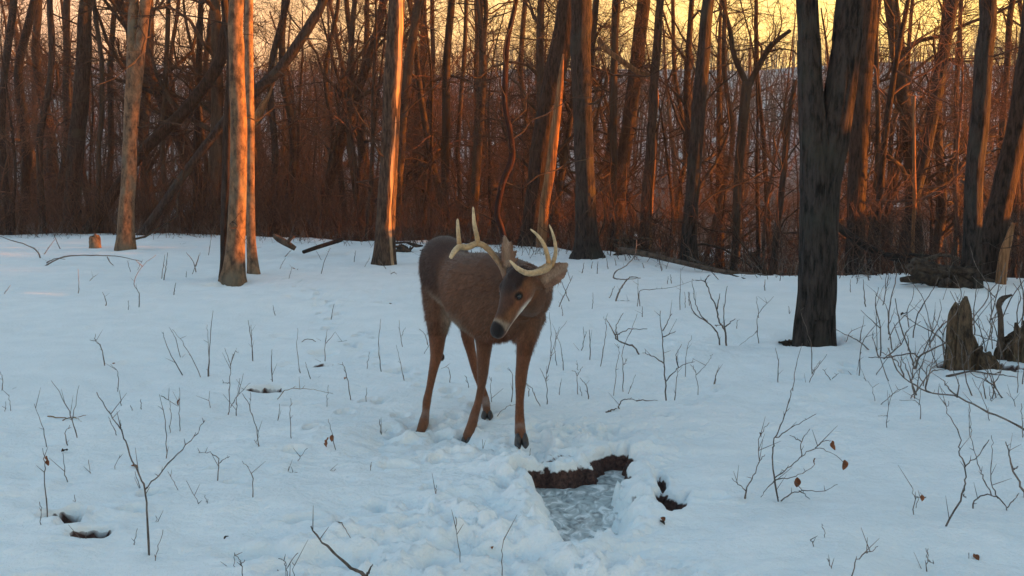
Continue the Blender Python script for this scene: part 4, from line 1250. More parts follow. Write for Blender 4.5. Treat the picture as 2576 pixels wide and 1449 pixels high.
# ------------------------------------------------------------------ stump, logs and litter
def rough_lump(mb, centre, profile, seed, sides=36, seg=40, rough=.16, squash=(1, 1), lean=(0, 0), lobes=0.0):
    """a gnarled upright body: profile = [(height, radius), ...]"""
    hz = np.array([p[0] for p in profile]); hr = np.array([p[1] for p in profile])
    z = np.linspace(hz[0], hz[-1], seg)
    r = np.interp(z, hz, hr)
    th = np.arange(sides) * 2 * math.pi / sides
    c, s = np.cos(th)[None], np.sin(th)[None]
    zz = z[:, None]
    n = fbm(c * 1.6 + zz * 2.5 + seed, s * 1.6 - zz * 2.2 + seed, 3, seed) + .7 * fbm(c * 4.5 + zz * 3 + seed, s * 4.5 + zz * 6, 3, seed + 3) - .5 * np.abs(fbm(c * 3 + seed, s * 3 + zz * 1.5, 2, seed + 8))
    root = lobes * np.cos(5 * th + seed)[None] * np.exp(-(zz - hz[0]) / .12)
    rr = r[:, None] * (1 + rough * n * 1.6 + root)
    V = np.stack([centre[0] + rr * c * squash[0] + lean[0] * (zz - hz[0]), centre[1] + rr * s * squash[1] + lean[1] * (zz - hz[0]), centre[2] + zz + 0 * c + (.04 * n * r[:, None] + .16 * (hz[-1] - hz[0]) * fbm(c * 2.2 + seed, s * 2.2, 2, seed + 5) * np.clip((zz - hz[0]) / (hz[-1] - hz[0]), 0, 1) ** 2)], -1).reshape(-1, 3)
    k = np.arange(seg - 1)[:, None] * sides; j = np.arange(sides)[None]; j2 = (j + 1) % sides
    q = np.stack([k + j, k + j2, k + sides + j2, k + sides + j], -1).reshape(-1, 4)
    V = np.vstack([V, [centre[0] + lean[0] * (z[-1] - z[0]), centre[1] + lean[1] * (z[-1] - z[0]), centre[2] + z[-1] + .01]])
    t = [((seg - 1) * sides + a, (seg - 1) * sides + (a + 1) % sides, seg * sides) for a in range(sides)]
    mb.add(V, q, t)

b0 = gp(2452, 925)
st_root = empty('stump', tuple(b0))
tag(st_root, 'mossy brown rotten stump with a pointed top in the snow', 'stump')
mb = MB()
rough_lump(mb, (-.03, 0, 0), [(-.15, .20), (0, .17), (.08, .13), (.18, .10), (.26, .085), (.33, .06), (.36, .02)], 3, sides=56, seg=60, rough=.30, lean=(-.05, 0.02), lobes=.25)
mb.build('stump_body', M['stump_wood'], st_root)
rgs = np.random.default_rng(12)
for i in range(15):
    a_ = i / 15 * 6.283 + rgs.normal() * .15
    hh = .20 + .46 * max(0.0, math.cos(a_ - 3.4)) * rgs.uniform(.75, 1.1) + rgs.uniform(0, .09)
    rb = rgs.uniform(.14, .19)
    dx, dy = math.cos(a_), math.sin(a_)
    mb = MB()
    pts = [np.array([dx * rb * 1.35, dy * rb * 1.35, -.12]), np.array([dx * rb, dy * rb, .05]), np.array([dx * rb * .80 - .02, dy * rb * .8, hh * .5]), np.array([dx * rb * .64 - .04, dy * rb * .64, hh * .85]), np.array([dx * rb * .60 - .045 + rgs.normal() * .015, dy * rb * .6, hh])]
    trunk_mesh(mb, pts, [.066, .060, .054, .038, .008], 14, .018, 30 + i, .34)
    mb.build('splinter', M['stump_wood'], st_root)
for i, (dx, dy) in enumerate([(-.34, -.10), (.30, -.16), (.05, -.34), (-.18, -.30), (.36, .05)]):
    mb = MB()
    trunk_mesh(mb, [np.array([dx * .3, dy * .3, .10]), np.array([dx * .6, dy * .6, .055]), np.array([dx, dy, -.02]), np.array([dx * 1.3, dy * 1.3, -.10])], [.055, .045, .032, .02], 12, .02, 60 + i, .3)
    mb.build('root', M['stump_wood'], st_root)

b1 = gp(2562, 905)
lg = empty('rotten_log', tuple(b1)); tag(lg, 'crumbling rotten log end with a tilted splinter beside the stump', 'log')
mb = MB()
rough_lump(mb, (0, 0, 0), [(-.12, .17), (.02, .15), (.10, .12), (.16, .09), (.20, .03)], 17, 50, 44, rough=.40, squash=(1.25, .8), lobes=.2)
mb.build('log_body', M['stump_wood'], lg)
for i in range(9):
    a_ = rgs.uniform(0, 6.28); rb = rgs.uniform(.06, .16); hh = rgs.uniform(.15, .30)
    mb = MB()
    trunk_mesh(mb, [np.array([math.cos(a_) * rb * 1.4, math.sin(a_) * rb, -.1]), np.array([math.cos(a_) * rb, math.sin(a_) * rb * .8, hh * .5]), np.array([math.cos(a_) * rb * .8 + rgs.normal() * .04, math.sin(a_) * rb * .6, hh])], [.055, .042, .008], 12, .02, 80 + i, .34)
    mb.build('splinter', M['stump_wood'], lg)
mb = MB()
pts = [at(x, y, b1[1]) - b1 for x, y in ((2524, 925), (2522, 870), (2518, 800), (2512, 770), (2520, 752), (2545, 742))]
trunk_mesh(mb, pts, [.03, .026, .02, .02, .022, .006], 8, .03, 19)
mb.build('splinter', M['log'], lg)

def log_thing(name, label, paths, mat_, cat='log', Y=None, group=None, amp=.15, sides=10):
    """paths: (px, py, width px, distance) ; first point gives the base"""
    P0 = at(paths[0][0][0], paths[0][0][1], paths[0][0][3])
    root = empty(name, tuple(P0)) if len(paths) > 1 else None
    for i, p in enumerate(paths):
        mb = MB()
        trunk_mesh(mb, [at(x, y, d) - P0 for x, y, w, d in p], [w * d / FPX / 2 for x, y, w, d in p], sides, .08, len(label) + i, amp)
        o = mb.build(name if root is None else ('log_body' if i == 0 else 'limb'), M[mat_], root)
        if root is None:
            o.location = tuple(P0); root = o; tag(o, label, cat, group)
            return o
    tag(root, label, cat, group)
    return root

log_thing('fallen_log', 'long dark fallen log lying along the crest towards the massive forked trunk', [
    [(1560, 628, 16, 17.6), (1610, 636, 15, 17.0), (1700, 657, 13, 16.3), (1800, 680, 12, 15.3), (1900, 693, 11, 14.8), (2015, 702, 9, 14.3)],
    [(1700, 655, 7, 16.3), (1760, 672, 6, 15.6), (1830, 690, 5, 15.0), (1880, 704, 4, 14.2)], [(1820, 684, 6, 15.2), (1780, 668, 5, 15.6), (1720, 640, 3, 16.2)]], 'log')
log_thing('fallen_log', 'grey fallen trunk slanting down behind the massive forked trunk', [
    [(2095, 560, 22, 15.2), (2176, 617, 21, 15.0), (2234, 643, 19, 14.9), (2285, 657, 18, 14.7), (2351, 676, 16, 14.4)], [(2234, 643, 8, 14.9), (2290, 640, 7, 14.6), (2350, 645, 5, 14.5)]], 'bark_grey')
log_thing('fallen_branch', 'black arched branch over the dark pile below the straight trunk', [
    [(2278, 672, 11, 14.2), (2333, 652, 11, 14.1), (2370, 642, 10, 14.0), (2412, 650, 8, 13.9), (2440, 672, 6, 13.8)]], 'log', 'branch')
log_thing('broken_limb', 'short torn orange limb hanging beside the pale leaning trunk', [[(634, 326, 8, 23.3), (645, 300, 24, 23.3), (658, 272, 20, 23.4), (676, 240, 8, 23.5), (690, 205, 7, 23.5)]], 'dead_wood', 'branch')
log_thing('broken_log', 'blackened forked log end jutting from snow near the short slanting log', [[(745, 626, 12, 18.6), (722, 612, 17, 18.6), (700, 600, 16, 18.7), (688, 590, 7, 18.7)], [(722, 612, 10, 18.6), (732, 600, 9, 18.5), (742, 594, 4, 18.5)]], 'log')
log_thing('fallen_log', 'short log resting slantwise on snow between clump and peeled trunk', [[(762, 634, 9, 18.2), (800, 621, 10, 18.6), (858, 603, 10, 19.2)]], 'bark_brown')
for nm, lbl, px, py, prof, sq in [
        ('root_clump', 'black tangled root clump beside the big straight grey trunk', 1583, 640, [(-.3, .20), (0, .20), (.15, .19), (.28, .13), (.36, .03)], (1.0, .7)),
        ('root_clump', 'dark sunken brush pile below the straight trunk', 2395, 722, [(-.3, .30), (0, .28), (.10, .25), (.20, .18), (.28, .04)], (1.15, .6)),
        ('wood_chunk', 'dark chunk of rotten wood against the foot of the peeled trunk', 1012, 634, [(-.1, .13), (.06, .12), (.16, .10), (.22, .03)], (1, .6)),
        ('wood_chunk', 'small dark chunk of wood between peeled trunk and deer', 1070, 640, [(-.1, .05), (.05, .045), (.10, .01)], (1, .7)),
        ('wood_chunk', 'low dark root lump at the foot of massive forked trunk', 1984, 858, [(-.05, .05), (.0, .045), (.025, .01)], (1.3, .7)),
        ('stump', 'small pale cut stump beside the forked grey trunk', 239, 624, [(-.1, .115), (.05, .105), (.16, .10), (.215, .095), (.225, .01)], (1, 1))]:
    p = gp(px, py)
    mb = MB()
    if nm != 'stump':
        rg = np.random.default_rng(len(lbl) + 3)
        sz = max(q_[1] for q_ in prof)
        top = prof[-1][0]
        for i in range(9):
            c0 = np.array([rg.normal() * sz * .5, rg.normal() * sz * .3, rg.uniform(0, top * .75)])
            a0 = rg.uniform(0, 6.28); d = np.array([math.cos(a0), .5 * math.sin(a0), rg.uniform(-.35, .5)]) * sz * rg.uniform(.7, 1.5)
            trunk_mesh(mb, [c0 - d, c0 + rg.normal(size=3) * sz * .12, c0 + d], np.array([.10, .17, .06]) * sz * rg.uniform(.7, 1.5), 9, sz * .12, 7 + i, .3)
        prof = [(h_ * (.55 if h_ > 0 else 1), r_ * .8) for h_, r_ in prof]
    rough_lump(mb, (0, 0, 0), prof, len(lbl), 34, 30, rough=.42 if nm != 'stump' else .12, squash=sq, lobes=.1)
    if nm == 'root_clump':
        rg = np.random.default_rng(len(lbl))
        stems = []
        for i in range(34):
            a0, e0 = rg.uniform(0, 6.28), rg.uniform(.1, 1.3)
            d = np.array([math.cos(a0) * math.cos(e0), .5 * math.sin(a0) * math.cos(e0), math.sin(e0)])
            stems.append(resample([d * .08, d * .22 + rg.normal(size=3) * .03, d * rg.uniform(.3, .6) + rg.normal(size=3) * .08], 6))
        mb.tubes(np.array(stems), np.tile(np.linspace(.012, .003, 6), (34, 1)), 5)
    o = mb.build(nm, M['log'] if nm != 'stump' else M['bark_smooth'])
    o.location = tuple(p)
    tag(o, lbl, 'stump' if nm == 'stump' else 'dead wood')

# ------------------------------------------------------------------ twigs standing out of the snow
def c5(x, y): return (.5859 * x, 600.1 + .5859 * y)
def c7(x, y): return (1693.5 + .5371 * x, 670.7 + .5371 * y)
def cm_(x, y): return (1235.5 + .36553 * x, 529.5 + .36553 * y)
def cr(x, y): return (2029.8 + .3654 * x, 529.5 + .3654 * y)
def cd(x, y): return (997.2 + .4507 * x, 494.2 + .4507 * y)
def ci(x, y): return (x, y)
TW = np.random.default_rng(77)

def leaf_mesh(seed, size):
    rg = np.random.default_rng(seed)
    u = np.linspace(0, 1, 7); v = np.linspace(-1, 1, 5)
    w = .38 * np.sin(np.pi * np.clip(u * .96 + .03, 0, 1)) ** .8
    bend = rg.uniform(.5, 1.4); curl = rg.uniform(.4, 1.1)
    X = (u[:, None] + 0 * v) ; Yv = w[:, None] * v
    Zv = -.35 * bend * X ** 2 + curl * .5 * (Yv ** 2) / .38 + .05 * rg.normal(size=X.shape)
    V = np.stack([X, Yv * .9, Zv], -1).reshape(-1, 3) * size
    q = [(i * 5 + j, i * 5 + j + 1, i * 5 + j + 6, i * 5 + j + 5) for i in range(6) for j in range(4)]
    V2 = V + np.array([0, 0, .0012])
    mb = MB(); mb.add(V, q); mb.add(V2, [f[::-1] for f in q])
    return mb.mesh('leaf')

MARKS = [((-1.30, 3.9), 'the wide Y sapling'), ((0.5, 4.75), 'the drinking hole'), ((0.0, 5.9), 'the deer'), ((3.2, 7.8), 'the rotten stump'), ((2.45, 9.0), 'the massive forked trunk'), ((-3.45, 13.9), 'the mottled clump tree'),
         ((-1.9, 16.5), 'the peeled trunk'), ((1.15, 4.55), 'the leafy shrub'), ((1.2, 18.2), 'the big straight grey trunk'), ((-5.6, 19.0), 'the forked grey trunk'), ((-1.05, 6.9), 'the bare hole in the snow'), ((1.0, 7.0), 'the hooked twig'),
         ((1.6, 10.0), 'the basket shaped shrub'), ((-2.2, 9.0), 'the low arching branch'), ((-1.7, 4.9), 'the yellow grass tuft'), ((1.9, 4.4), 'the spreading shrub'), ((-0.5, 3.7), 'the thick broken branch'), ((2.6, 15.5), 'the long fallen log')]
def twig_label(paths, b):
    q = np.array(paths[0][0]) * 0 + 1
    form = 'branching' if len(paths) > 2 else ('forked' if len(paths) == 2 else ('crooked' if len(paths[0]) > 3 else ('bent' if len(paths[0]) == 3 else 'straight')))
    size = 'short ' if math.dist(paths[0][0], paths[0][-1]) < 75 else ('tall ' if math.dist(paths[0][0], paths[0][-1]) > 220 else '')
    return size + form + ' bare twig in the snow near ' + min(MARKS, key=lambda m_: math.dist(m_[0], (b[0], b[1])))[1]

def twig(conv, paths, w=4.0, name='twig', label=None, cat='twig', group=None, material='twig', leaves=(), depth=.35, knots=True, lying=False):
    """paths in picture points, first point of the first path is where it leaves the snow; w is the width there"""
    first = conv(*paths[0][0])
    b = gp(*first)
    Y0 = b[1]
    mb = MB()
    slant = TW.uniform(-depth, depth)
    buds = []
    for i, path in enumerate(paths):
        pts = []
        for j, p in enumerate(path):
            q = conv(*p)
            if lying:
                gq = gp(*q); gq[2] += w * Y0 / FPX * (.2 + .5 * (j % 2)); pts.append(gq)
            else:
                P = at(q[0], q[1], Y0)
                P = at(q[0], q[1], Y0 + slant * (P[2] - b[2]) + (.06 * TW.normal() if i else 0.0) * (j > 0))
                pts.append(P)
        if i == 0 and not lying:
            pts[0] = b - np.array([0, 0, .05])
            if len(pts) == 2:
                mid = (pts[0] + pts[1]) / 2; mid[0] += TW.normal() * .006; pts.insert(1, mid)
        pts = np.array(pts) - b
        n = max(7, 4 * len(pts))
        P = resample(pts, n)
        P[1:-1] += TW.normal(size=(n - 2, 3)) * .0022
        w0 = w if i == 0 else w * .72
        r = np.linspace(w0, w0 * .36, n) * Y0 / FPX / 2 * .85
        r = np.maximum(r, .0011)
        if knots:
            r *= 1 + .22 * (TW.random(n) > .75)
        mb.tubes(P[None], r[None], 6, cap=True)
        if knots and not lying:
            for _ in range(max(1, len(path) - 1)):
                k = TW.integers(1, n - 1)
                d = TW.normal(size=3); d[2] = abs(d[2]) + .6; d /= np.linalg.norm(d)
                ln = TW.uniform(.01, .035) if TW.random() < .55 else TW.uniform(.04, .11)
                buds.append(np.stack([P[k], P[k] + d * ln * .5, P[k] + d * ln]))
    if buds:
        mb.tubes(np.array(buds), np.tile(np.array([[.0016, .0012, .0006]]), (len(buds), 1)), 4)
    if leaves:
        root = empty(name, tuple(b))
        mb.build('stem', M[material], root)
        for (lx, ly, sz) in leaves:
            q = conv(lx, ly)
            lp = at(q[0], q[1], Y0 + slant * .2) - b
            lo = bpy.data.objects.new('leaf', leaf_mesh(int(lx + ly), sz * .66))
            lo.data.materials.append(M['dry_leaf'])
            lo.location = tuple(lp + np.array([0, 0, sz * .4])); lo.rotation_euler = (TW.uniform(-.5, .5), TW.uniform(.9, 1.5), TW.uniform(0, 6.28))
            link(lo, root)
    else:
        root = mb.build(name, M[material]); root.location = tuple(b)
    if not label:
        label_ = twig_label(paths, b)
    tag(root, label or label_, cat, group if label else 'bare twigs poking out of the snow')
    return root

# ones with a look of their own
twig(c5, [[(640, 1360), (630, 1180), (623, 1080), (590, 1000), (540, 880), (515, 815), (465, 745), (415, 660)], [(623, 1080), (660, 1040), (730, 960), (810, 875), (850, 830), (880, 780)], [(515, 815), (520, 795)]], 6.5, 'sapling', 'bare grey sapling forking in a wide Y above the snow', 'sapling', depth=.1)
twig(c5, [[(1625, 1480), (1560, 1440), (1500, 1410), (1400, 1320), (1335, 1235)], [(1575, 1448), (1600, 1400)]], 12, 'broken_branch', 'thick broken branch tip rising from the snow with a side spur', 'branch', depth=.05)
twig(c5, [[(1115, 1330), (1150, 1358), (1195, 1388)]], 7, 'stick', 'short dark stick lying in a dent of snow', 'stick', lying=True)
twig(c5, [[(1435, 1258), (1470, 1275), (1505, 1292)]], 4.5, 'stick', 'stubby stick lying above the thick broken branch', 'stick', lying=True)
twig(c5, [[(165, 118), (270, 80), (400, 72), (520, 78), (610, 100)], [(460, 78), (480, 110), (510, 125)], [(200, 105), (240, 85), (280, 90)]], 5, 'arched_branch', 'long thin branch arching low over the snow', 'branch', depth=.05)
twig(c5, [[(178, 85), (160, 55), (120, 30), (40, 5), (0, -10)]], 5, 'arched_branch', 'dark bent branch dipping its tip into the snow', 'branch', depth=.05)
twig(c5, [[(205, 765), (260, 775), (310, 778), (370, 768)], [(270, 790), (310, 775), (350, 790)]], 4, 'grass_tuft', 'yellow dry grass blades lying on snow at a twig fork', 'grass', material='straw', lying=True)
twig(c5, [[(1170, 690), (1220, 655), (1280, 645), (1350, 650), (1430, 665)]], 2.5, 'dry_grass', 'long pale grass blade bowed over the snow', 'grass', material='straw', depth=.05)
twig(c5, [[(1455, 910), (1428, 850), (1410, 775)]], 3, 'leafy_twig', 'short twig holding one curled dark red leaf', leaves=[(1410, 880, .075), (1428, 860, .05)])
twig(c5, [[(775, 830), (770, 740), (770, 640)]], 3, 'leafy_twig', 'upright twig with a narrow reddish leaf clinging to it', leaves=[(772, 705, .05)])
twig(c5, [[(200, 1185), (195, 1050), (190, 960), (183, 900)]], 4, 'leafy_twig', 'upright stem with shrivelled leaves rising beside a hole in snow', leaves=[(203, 965, .035), (200, 945, .03)])
twig(c5, [[(1195, 1005), (1255, 1005), (1320, 1015), (1400, 1005), (1440, 990)], [(1255, 1005), (1275, 960), (1320, 900)]], 4.5, 'stick', 'forked twig lying with one arm raised', 'stick', depth=.02)
twig(c7, [[(505, 1100), (475, 1000), (465, 870), (480, 800), (520, 700), (550, 600), (562, 560)], [(480, 800), (560, 750), (670, 690)], [(505, 1098), (590, 1050), (690, 1052), (770, 1020)], [(590, 1050), (650, 1095)],
          [(475, 990), (530, 950), (600, 890), (665, 850), (740, 872), (800, 920)], [(600, 890), (600, 820), (640, 760)], [(600, 820), (545, 790)], [(475, 1000), (580, 980), (660, 930)], [(475, 1000), (410, 1080)], [(665, 850), (700, 820), (740, 815)]],
     5, 'leafy_shrub', 'bare branching shrub holding a few orange brown leaves', 'shrub', leaves=[(748, 840, .055), (665, 915, .04), (803, 932, .06), (580, 1015, .065), (812, 935, .04)], depth=.15)
twig(c7, [[(340, 1085), (340, 1050), (370, 990), (400, 920), (405, 800), (450, 730)], [(340, 1050), (300, 1015), (275, 990)], [(400, 920), (430, 880)]], 4.5, 'shrub', 'small bare shrub just beside the leafy one', 'shrub', leaves=[(403, 790, .03)])
twig(c7, [[(1250, 1220), (1350, 1080), (1368, 1000), (1370, 930), (1430, 885), (1480, 810)], [(1368, 935), (1335, 860), (1345, 800), (1280, 680), (1290, 630)], [(1360, 1070), (1372, 1085)]], 6, 'shrub', 'tall bare twig with a zigzag stem and forked foot', 'shrub', depth=.1)
twig(c7, [[(1390, 1130), (1420, 1090), (1490, 1070), (1550, 1110), (1580, 1180), (1605, 1250)], [(1490, 1070), (1450, 980), (1430, 930), (1390, 780), (1385, 640)], [(1520, 1085), (1490, 1000), (1495, 880), (1490, 790)], [(1565, 1130), (1620, 1060)]], 5, 'shrub', 'spreading bare shrub with one limb bowed down to the snow', 'shrub', depth=.1)
twig(c7, [[(1660, 1090), (1643, 1060), (1590, 950), (1575, 880), (1557, 820)], [(1590, 950), (1615, 935)]], 8, 'broken_branch', 'thick grey branch stub slanting up past the spreading shrub', 'branch', depth=.05)
twig(c7, [[(1680, 790), (1640, 760), (1480, 682), (1330, 610), (1200, 590), (1080, 520), (1025, 430), (1005, 380)], [(1330, 610), (1335, 540), (1300, 470)], [(1185, 585), (1200, 500), (1280, 480)], [(1330, 612), (1280, 560), (1265, 530)]], 7, 'fallen_branch', 'long curved fallen branch sweeping past the stump foot', 'branch', depth=.0)
twig(c7, [[(1130, 480), (1150, 430), (1210, 390), (1300, 345)], [(1150, 425), (1110, 405), (1000, 425), (915, 425)], [(1130, 480), (1110, 400), (1060, 260), (1040, 150)]], 8, 'fallen_branch', 'dark crooked branch leaning from snow against the stump', 'branch', depth=.05)
twig(c7, [[(1280, 520), (1400, 505), (1500, 515), (1610, 525)], [(1500, 515), (1560, 495), (1620, 500)]], 7, 'fallen_branch', 'dark straight branch lying in the snow before the stump', 'branch', lying=True)
twig(cm_, [[(1035, 995), (990, 945), (920, 915), (870, 890), (855, 860), (880, 850), (960, 815), (1075, 815)], [(870, 890), (860, 800), (910, 705)], [(855, 860), (790, 740)]], 5.5, 'shrub', 'bare twig bent sharply into a hook above the snow', 'shrub', depth=.05)
twig(cm_, [[(1210, 1315), (1195, 1180), (1185, 1000), (1175, 860), (1165, 690)], [(1200, 1180), (1290, 1080), (1400, 1040)], [(1185, 870), (1270, 830)], [(1180, 830), (1245, 710)], [(1185, 1050), (1110, 1000), (1040, 980)], [(1290, 1080), (1275, 1000), (1310, 920)]], 5, 'shrub', 'upright bare shrub with several thin side arms', 'shrub', depth=.15)
twig(cm_, [[(1580, 930), (1560, 850), (1490, 770), (1410, 720), (1370, 640), (1360, 560)], [(1490, 770), (1430, 700), (1400, 600), (1385, 470)], [(1540, 790), (1580, 790)]], 5, 'shrub', 'bare shrub with stems bowing up in a basket shape', 'shrub', depth=.1)
twig(cm_, [[(1615, 935), (1612, 830), (1570, 770), (1555, 680), (1510, 580), (1470, 490), (1390, 480)], [(1612, 830), (1600, 720), (1625, 520)], [(1555, 680), (1575, 570)], [(1470, 490), (1500, 440)], [(1612, 800), (1680, 745)]], 6, 'shrub', 'many stemmed bare shrub in front of the fallen log', 'shrub', depth=.1)
twig(cm_, [[(905, 1370), (880, 1335), (930, 1295), (1000, 1310)], [(1000, 1310), (1145, 1308)]], 5, 'stick', 'kinked dark stick lying on the snow past the deer', 'stick', depth=.02)
twig(cm_, [[(790, 1390), (830, 1382), (865, 1372)]], 6, 'stick', 'short brown stick lying beside the kinked stick', 'stick', lying=True)
twig(cm_, [[(850, 628), (880, 560), (915, 500), (960, 460), (1030, 465)], [(840, 462), (860, 420), (940, 370), (990, 300), (1000, 200)], [(840, 462), (900, 475), (1030, 465)], [(870, 625), (955, 622)]], 6, 'bramble', 'dark looping bramble rising below the root clump', 'bramble', depth=.1)
twig(c7, [[(1125, 1155), (1135, 1090), (1185, 1083)], [(1135, 1090), (1115, 1025)]], 3.5, 'leafy_twig', 'short twig with a dark leaf held out flat', leaves=[(1165, 1088, .04)])
twig(c7, [[(825, 1460), (850, 1390), (910, 1340), (960, 1310)], [(910, 1340), (905, 1330)]], 4.5, 'stick', 'slender stick slanting out of open snow beyond the drinking hole', 'stick', depth=.1)
twig(c7, [[(1180, 1420), (1190, 1370), (1183, 1320)], [(1190, 1375), (1220, 1392)]], 4, 'stick', 'little knobbly twig with a short crossbar', 'stick')

# the many alike
many5 = [
    [[(595, 295), (598, 240), (575, 190), (610, 120), (670, 70)], [(610, 120), (580, 90)]], [[(335, 235), (335, 130)]], [[(455, 290), (440, 230)]], [[(553, 305), (553, 265)]], [[(700, 180), (720, 60)]], [[(745, 240), (755, 190)]],
    [[(455, 545), (435, 465), (410, 440), (410, 410)], [(410, 440), (385, 435)]], [[(505, 655), (505, 580), (475, 540)]], [[(880, 600), (800, 470), (740, 390)]], [[(800, 585), (720, 470), (700, 400)]],
    [[(890, 595), (900, 460), (915, 310)]], [[(898, 590), (895, 460), (890, 370)]], [[(780, 515), (750, 420), (725, 380)]], [[(975, 760), (985, 730), (985, 620), (990, 545), (965, 470)], [(990, 545), (1005, 490), (1025, 488)], [(985, 620), (955, 620)], [(990, 725), (1025, 670), (1075, 620)], [(1025, 670), (1045, 580)]],
    [[(1115, 890), (1100, 810), (1060, 700), (1040, 665)], [(1075, 740), (1075, 660)]], [[(1010, 760), (1015, 710), (1030, 600)]], [[(1160, 885), (1090, 865)]], [[(1085, 525), (1080, 440), (1065, 350)], [(1080, 440), (1078, 370)]], [[(1295, 575), (1275, 470), (1278, 385)]],
    [[(1255, 445), (1320, 432), (1375, 448), (1490, 438)]], [[(1400, 530), (1395, 470), (1405, 390)], [(1400, 450), (1440, 400)]], [[(1340, 605), (1310, 530)]], [[(1170, 610), (1165, 540), (1168, 475)]], [[(1510, 690), (1490, 600), (1470, 530)], [(1490, 600), (1480, 550)]],
    [[(1570, 560), (1585, 485)]], [[(1575, 700), (1575, 640)]], [[(1410, 720), (1410, 630)]], [[(1250, 845), (1248, 760), (1248, 685)]], [[(1185, 785), (1200, 710)]], [[(715, 945), (710, 800), (685, 670)], [(690, 675), (765, 720)]], [[(725, 835), (735, 760), (730, 700)]],
    [[(340, 860), (310, 780), (270, 690), (220, 610)], [(310, 780), (340, 630)]], [[(215, 905), (180, 810), (148, 710)]], [[(295, 1040), (270, 920)]], [[(405, 1015), (380, 950)]], [[(485, 1000), (515, 930)]], [[(175, 1235), (170, 1130)]], [[(5, 655), (12, 610), (0, 570)]],
    [[(925, 1040), (940, 960), (900, 920), (850, 920)], [(940, 965), (985, 935)]], [[(780, 1080), (720, 1000)]], [[(890, 1140), (850, 1130), (800, 1040)], [(890, 1140), (880, 1100)]], [[(1090, 1110), (1080, 1020), (1040, 955)]],
    [[(590, 1310), (590, 1245)]], [[(650, 1375), (700, 1250)]], [[(370, 1300), (370, 1260)]], [[(675, 1225), (668, 1190)]], [[(1045, 1460), (1035, 1400), (1010, 1355)], [(1035, 1400), (1050, 1380)]], [[(610, 1070), (580, 1000)]],
    [[(1640, 580), (1625, 460), (1635, 345)]], [[(1375, 155), (1395, 90), (1420, 40)]], [[(800, 165), (800, 140)]], [[(1190, 330), (1172, 285)]], [[(1420, 350), (1435, 280)]], [[(845, 145), (830, 100), (800, 60)], [(840, 120), (860, 60)]],
    [[(20, 740), (25, 700)]], [[(45, 740), (38, 670)]], [[(560, 740), (560, 715)]], [[(605, 735), (605, 690)]], [[(900, 730), (900, 655)]], [[(530, 710), (515, 650)]], [[(1260, 1480), (1230, 1420), (1225, 1390)], [(1230, 1420), (1280, 1350)]],
    [[(0, 240), (45, 200)]], [[(1600, 990), (1597, 960)]], [[(1650, 830), (1630, 775)]], [[(340, 1140), (320, 1100)]], [[(505, 845), (465, 765)]], [[(300, 890), (280, 840), (300, 800)]], [[(130, 1480), (120, 1455)]]]
for p in many5:
    twig(c5, p, TW.uniform(2.4, 3.8))
manyd = [[[(50, 1030), (20, 920), (0, 830)]], [[(40, 840), (15, 690)], [(30, 780), (50, 730)]], [[(310, 1025), (290, 960), (250, 960)]], [[(180, 830), (165, 780), (130, 740)]], [[(415, 1075), (395, 1020), (380, 1000)]], [[(120, 880), (180, 830)]],
         [[(535, 1165), (525, 1080), (530, 1010)]], [[(640, 1165), (650, 1010), (620, 960)]], [[(540, 1225), (600, 1185), (665, 1160)]], [[(480, 1390), (480, 1355)]], [[(820, 1165), (760, 1080), (725, 1040)]], [[(730, 1120), (740, 1080), (720, 1040)]]]
for p in manyd:
    twig(cd, p, TW.uniform(2.2, 3.4))
manym = [[[(370, 1135), (410, 1000), (412, 850), (400, 700)], [(410, 1000), (440, 900), (470, 800)]], [[(385, 1325), (380, 1190), (335, 1085)], [(375, 1170), (395, 1130)]], [[(460, 1070), (440, 960), (460, 850), (520, 760)]], [[(500, 1100), (485, 960), (450, 860)]],
         [[(600, 1250), (590, 1130), (555, 1100)], [(590, 1140), (630, 1075)], [(600, 1100), (590, 1030)]], [[(675, 1305), (660, 1220), (610, 1150)]], [[(630, 1285), (610, 1210)]], [[(615, 965), (640, 880), (635, 800)], [(640, 880), (660, 830)]], [[(680, 1030), (680, 920), (675, 820)]],
         [[(745, 1085), (780, 920), (795, 800), (775, 730)]], [[(840, 1275), (860, 1100), (880, 980), (870, 920)]], [[(910, 1240), (910, 1100), (905, 960), (960, 840), (1005, 710)], [(915, 1060), (935, 1020)]], [[(925, 1260), (995, 1130)]], [[(1255, 1310), (1275, 1180), (1290, 1080)]],
         [[(1425, 1250), (1412, 1130), (1370, 1060)], [(1412, 1130), (1480, 1060), (1525, 990)]], [[(1535, 1205), (1550, 1130), (1570, 1080)]], [[(1340, 1140), (1340, 1000), (1380, 860)]], [[(455, 665), (510, 560), (560, 450)]], [[(550, 625), (500, 530), (480, 480)]],
         [[(490, 735), (487, 650)]], [[(690, 685), (700, 565)]], [[(1040, 735), (1040, 660)]], [[(1300, 680), (1305, 400)]], [[(1005, 660), (1010, 470)]], [[(1030, 660), (1020, 560), (1100, 545), (1240, 530), (1380, 485)]], [[(800, 600), (850, 520)]], [[(1330, 670), (1330, 560)]],
         [[(1370, 650), (1355, 560)]], [[(470, 1260), (480, 1180)]], [[(1240, 500), (1235, 440)]], [[(620, 430), (640, 360)]], [[(730, 440), (735, 350)]], [[(810, 400), (795, 330)]], [[(690, 400), (700, 350)]], [[(860, 380), (850, 330)]], [[(1060, 400), (1040, 360)]], [[(1180, 420), (1160, 380)]]]
for p in manym:
    twig(cm_, p, TW.uniform(2.2, 3.6))
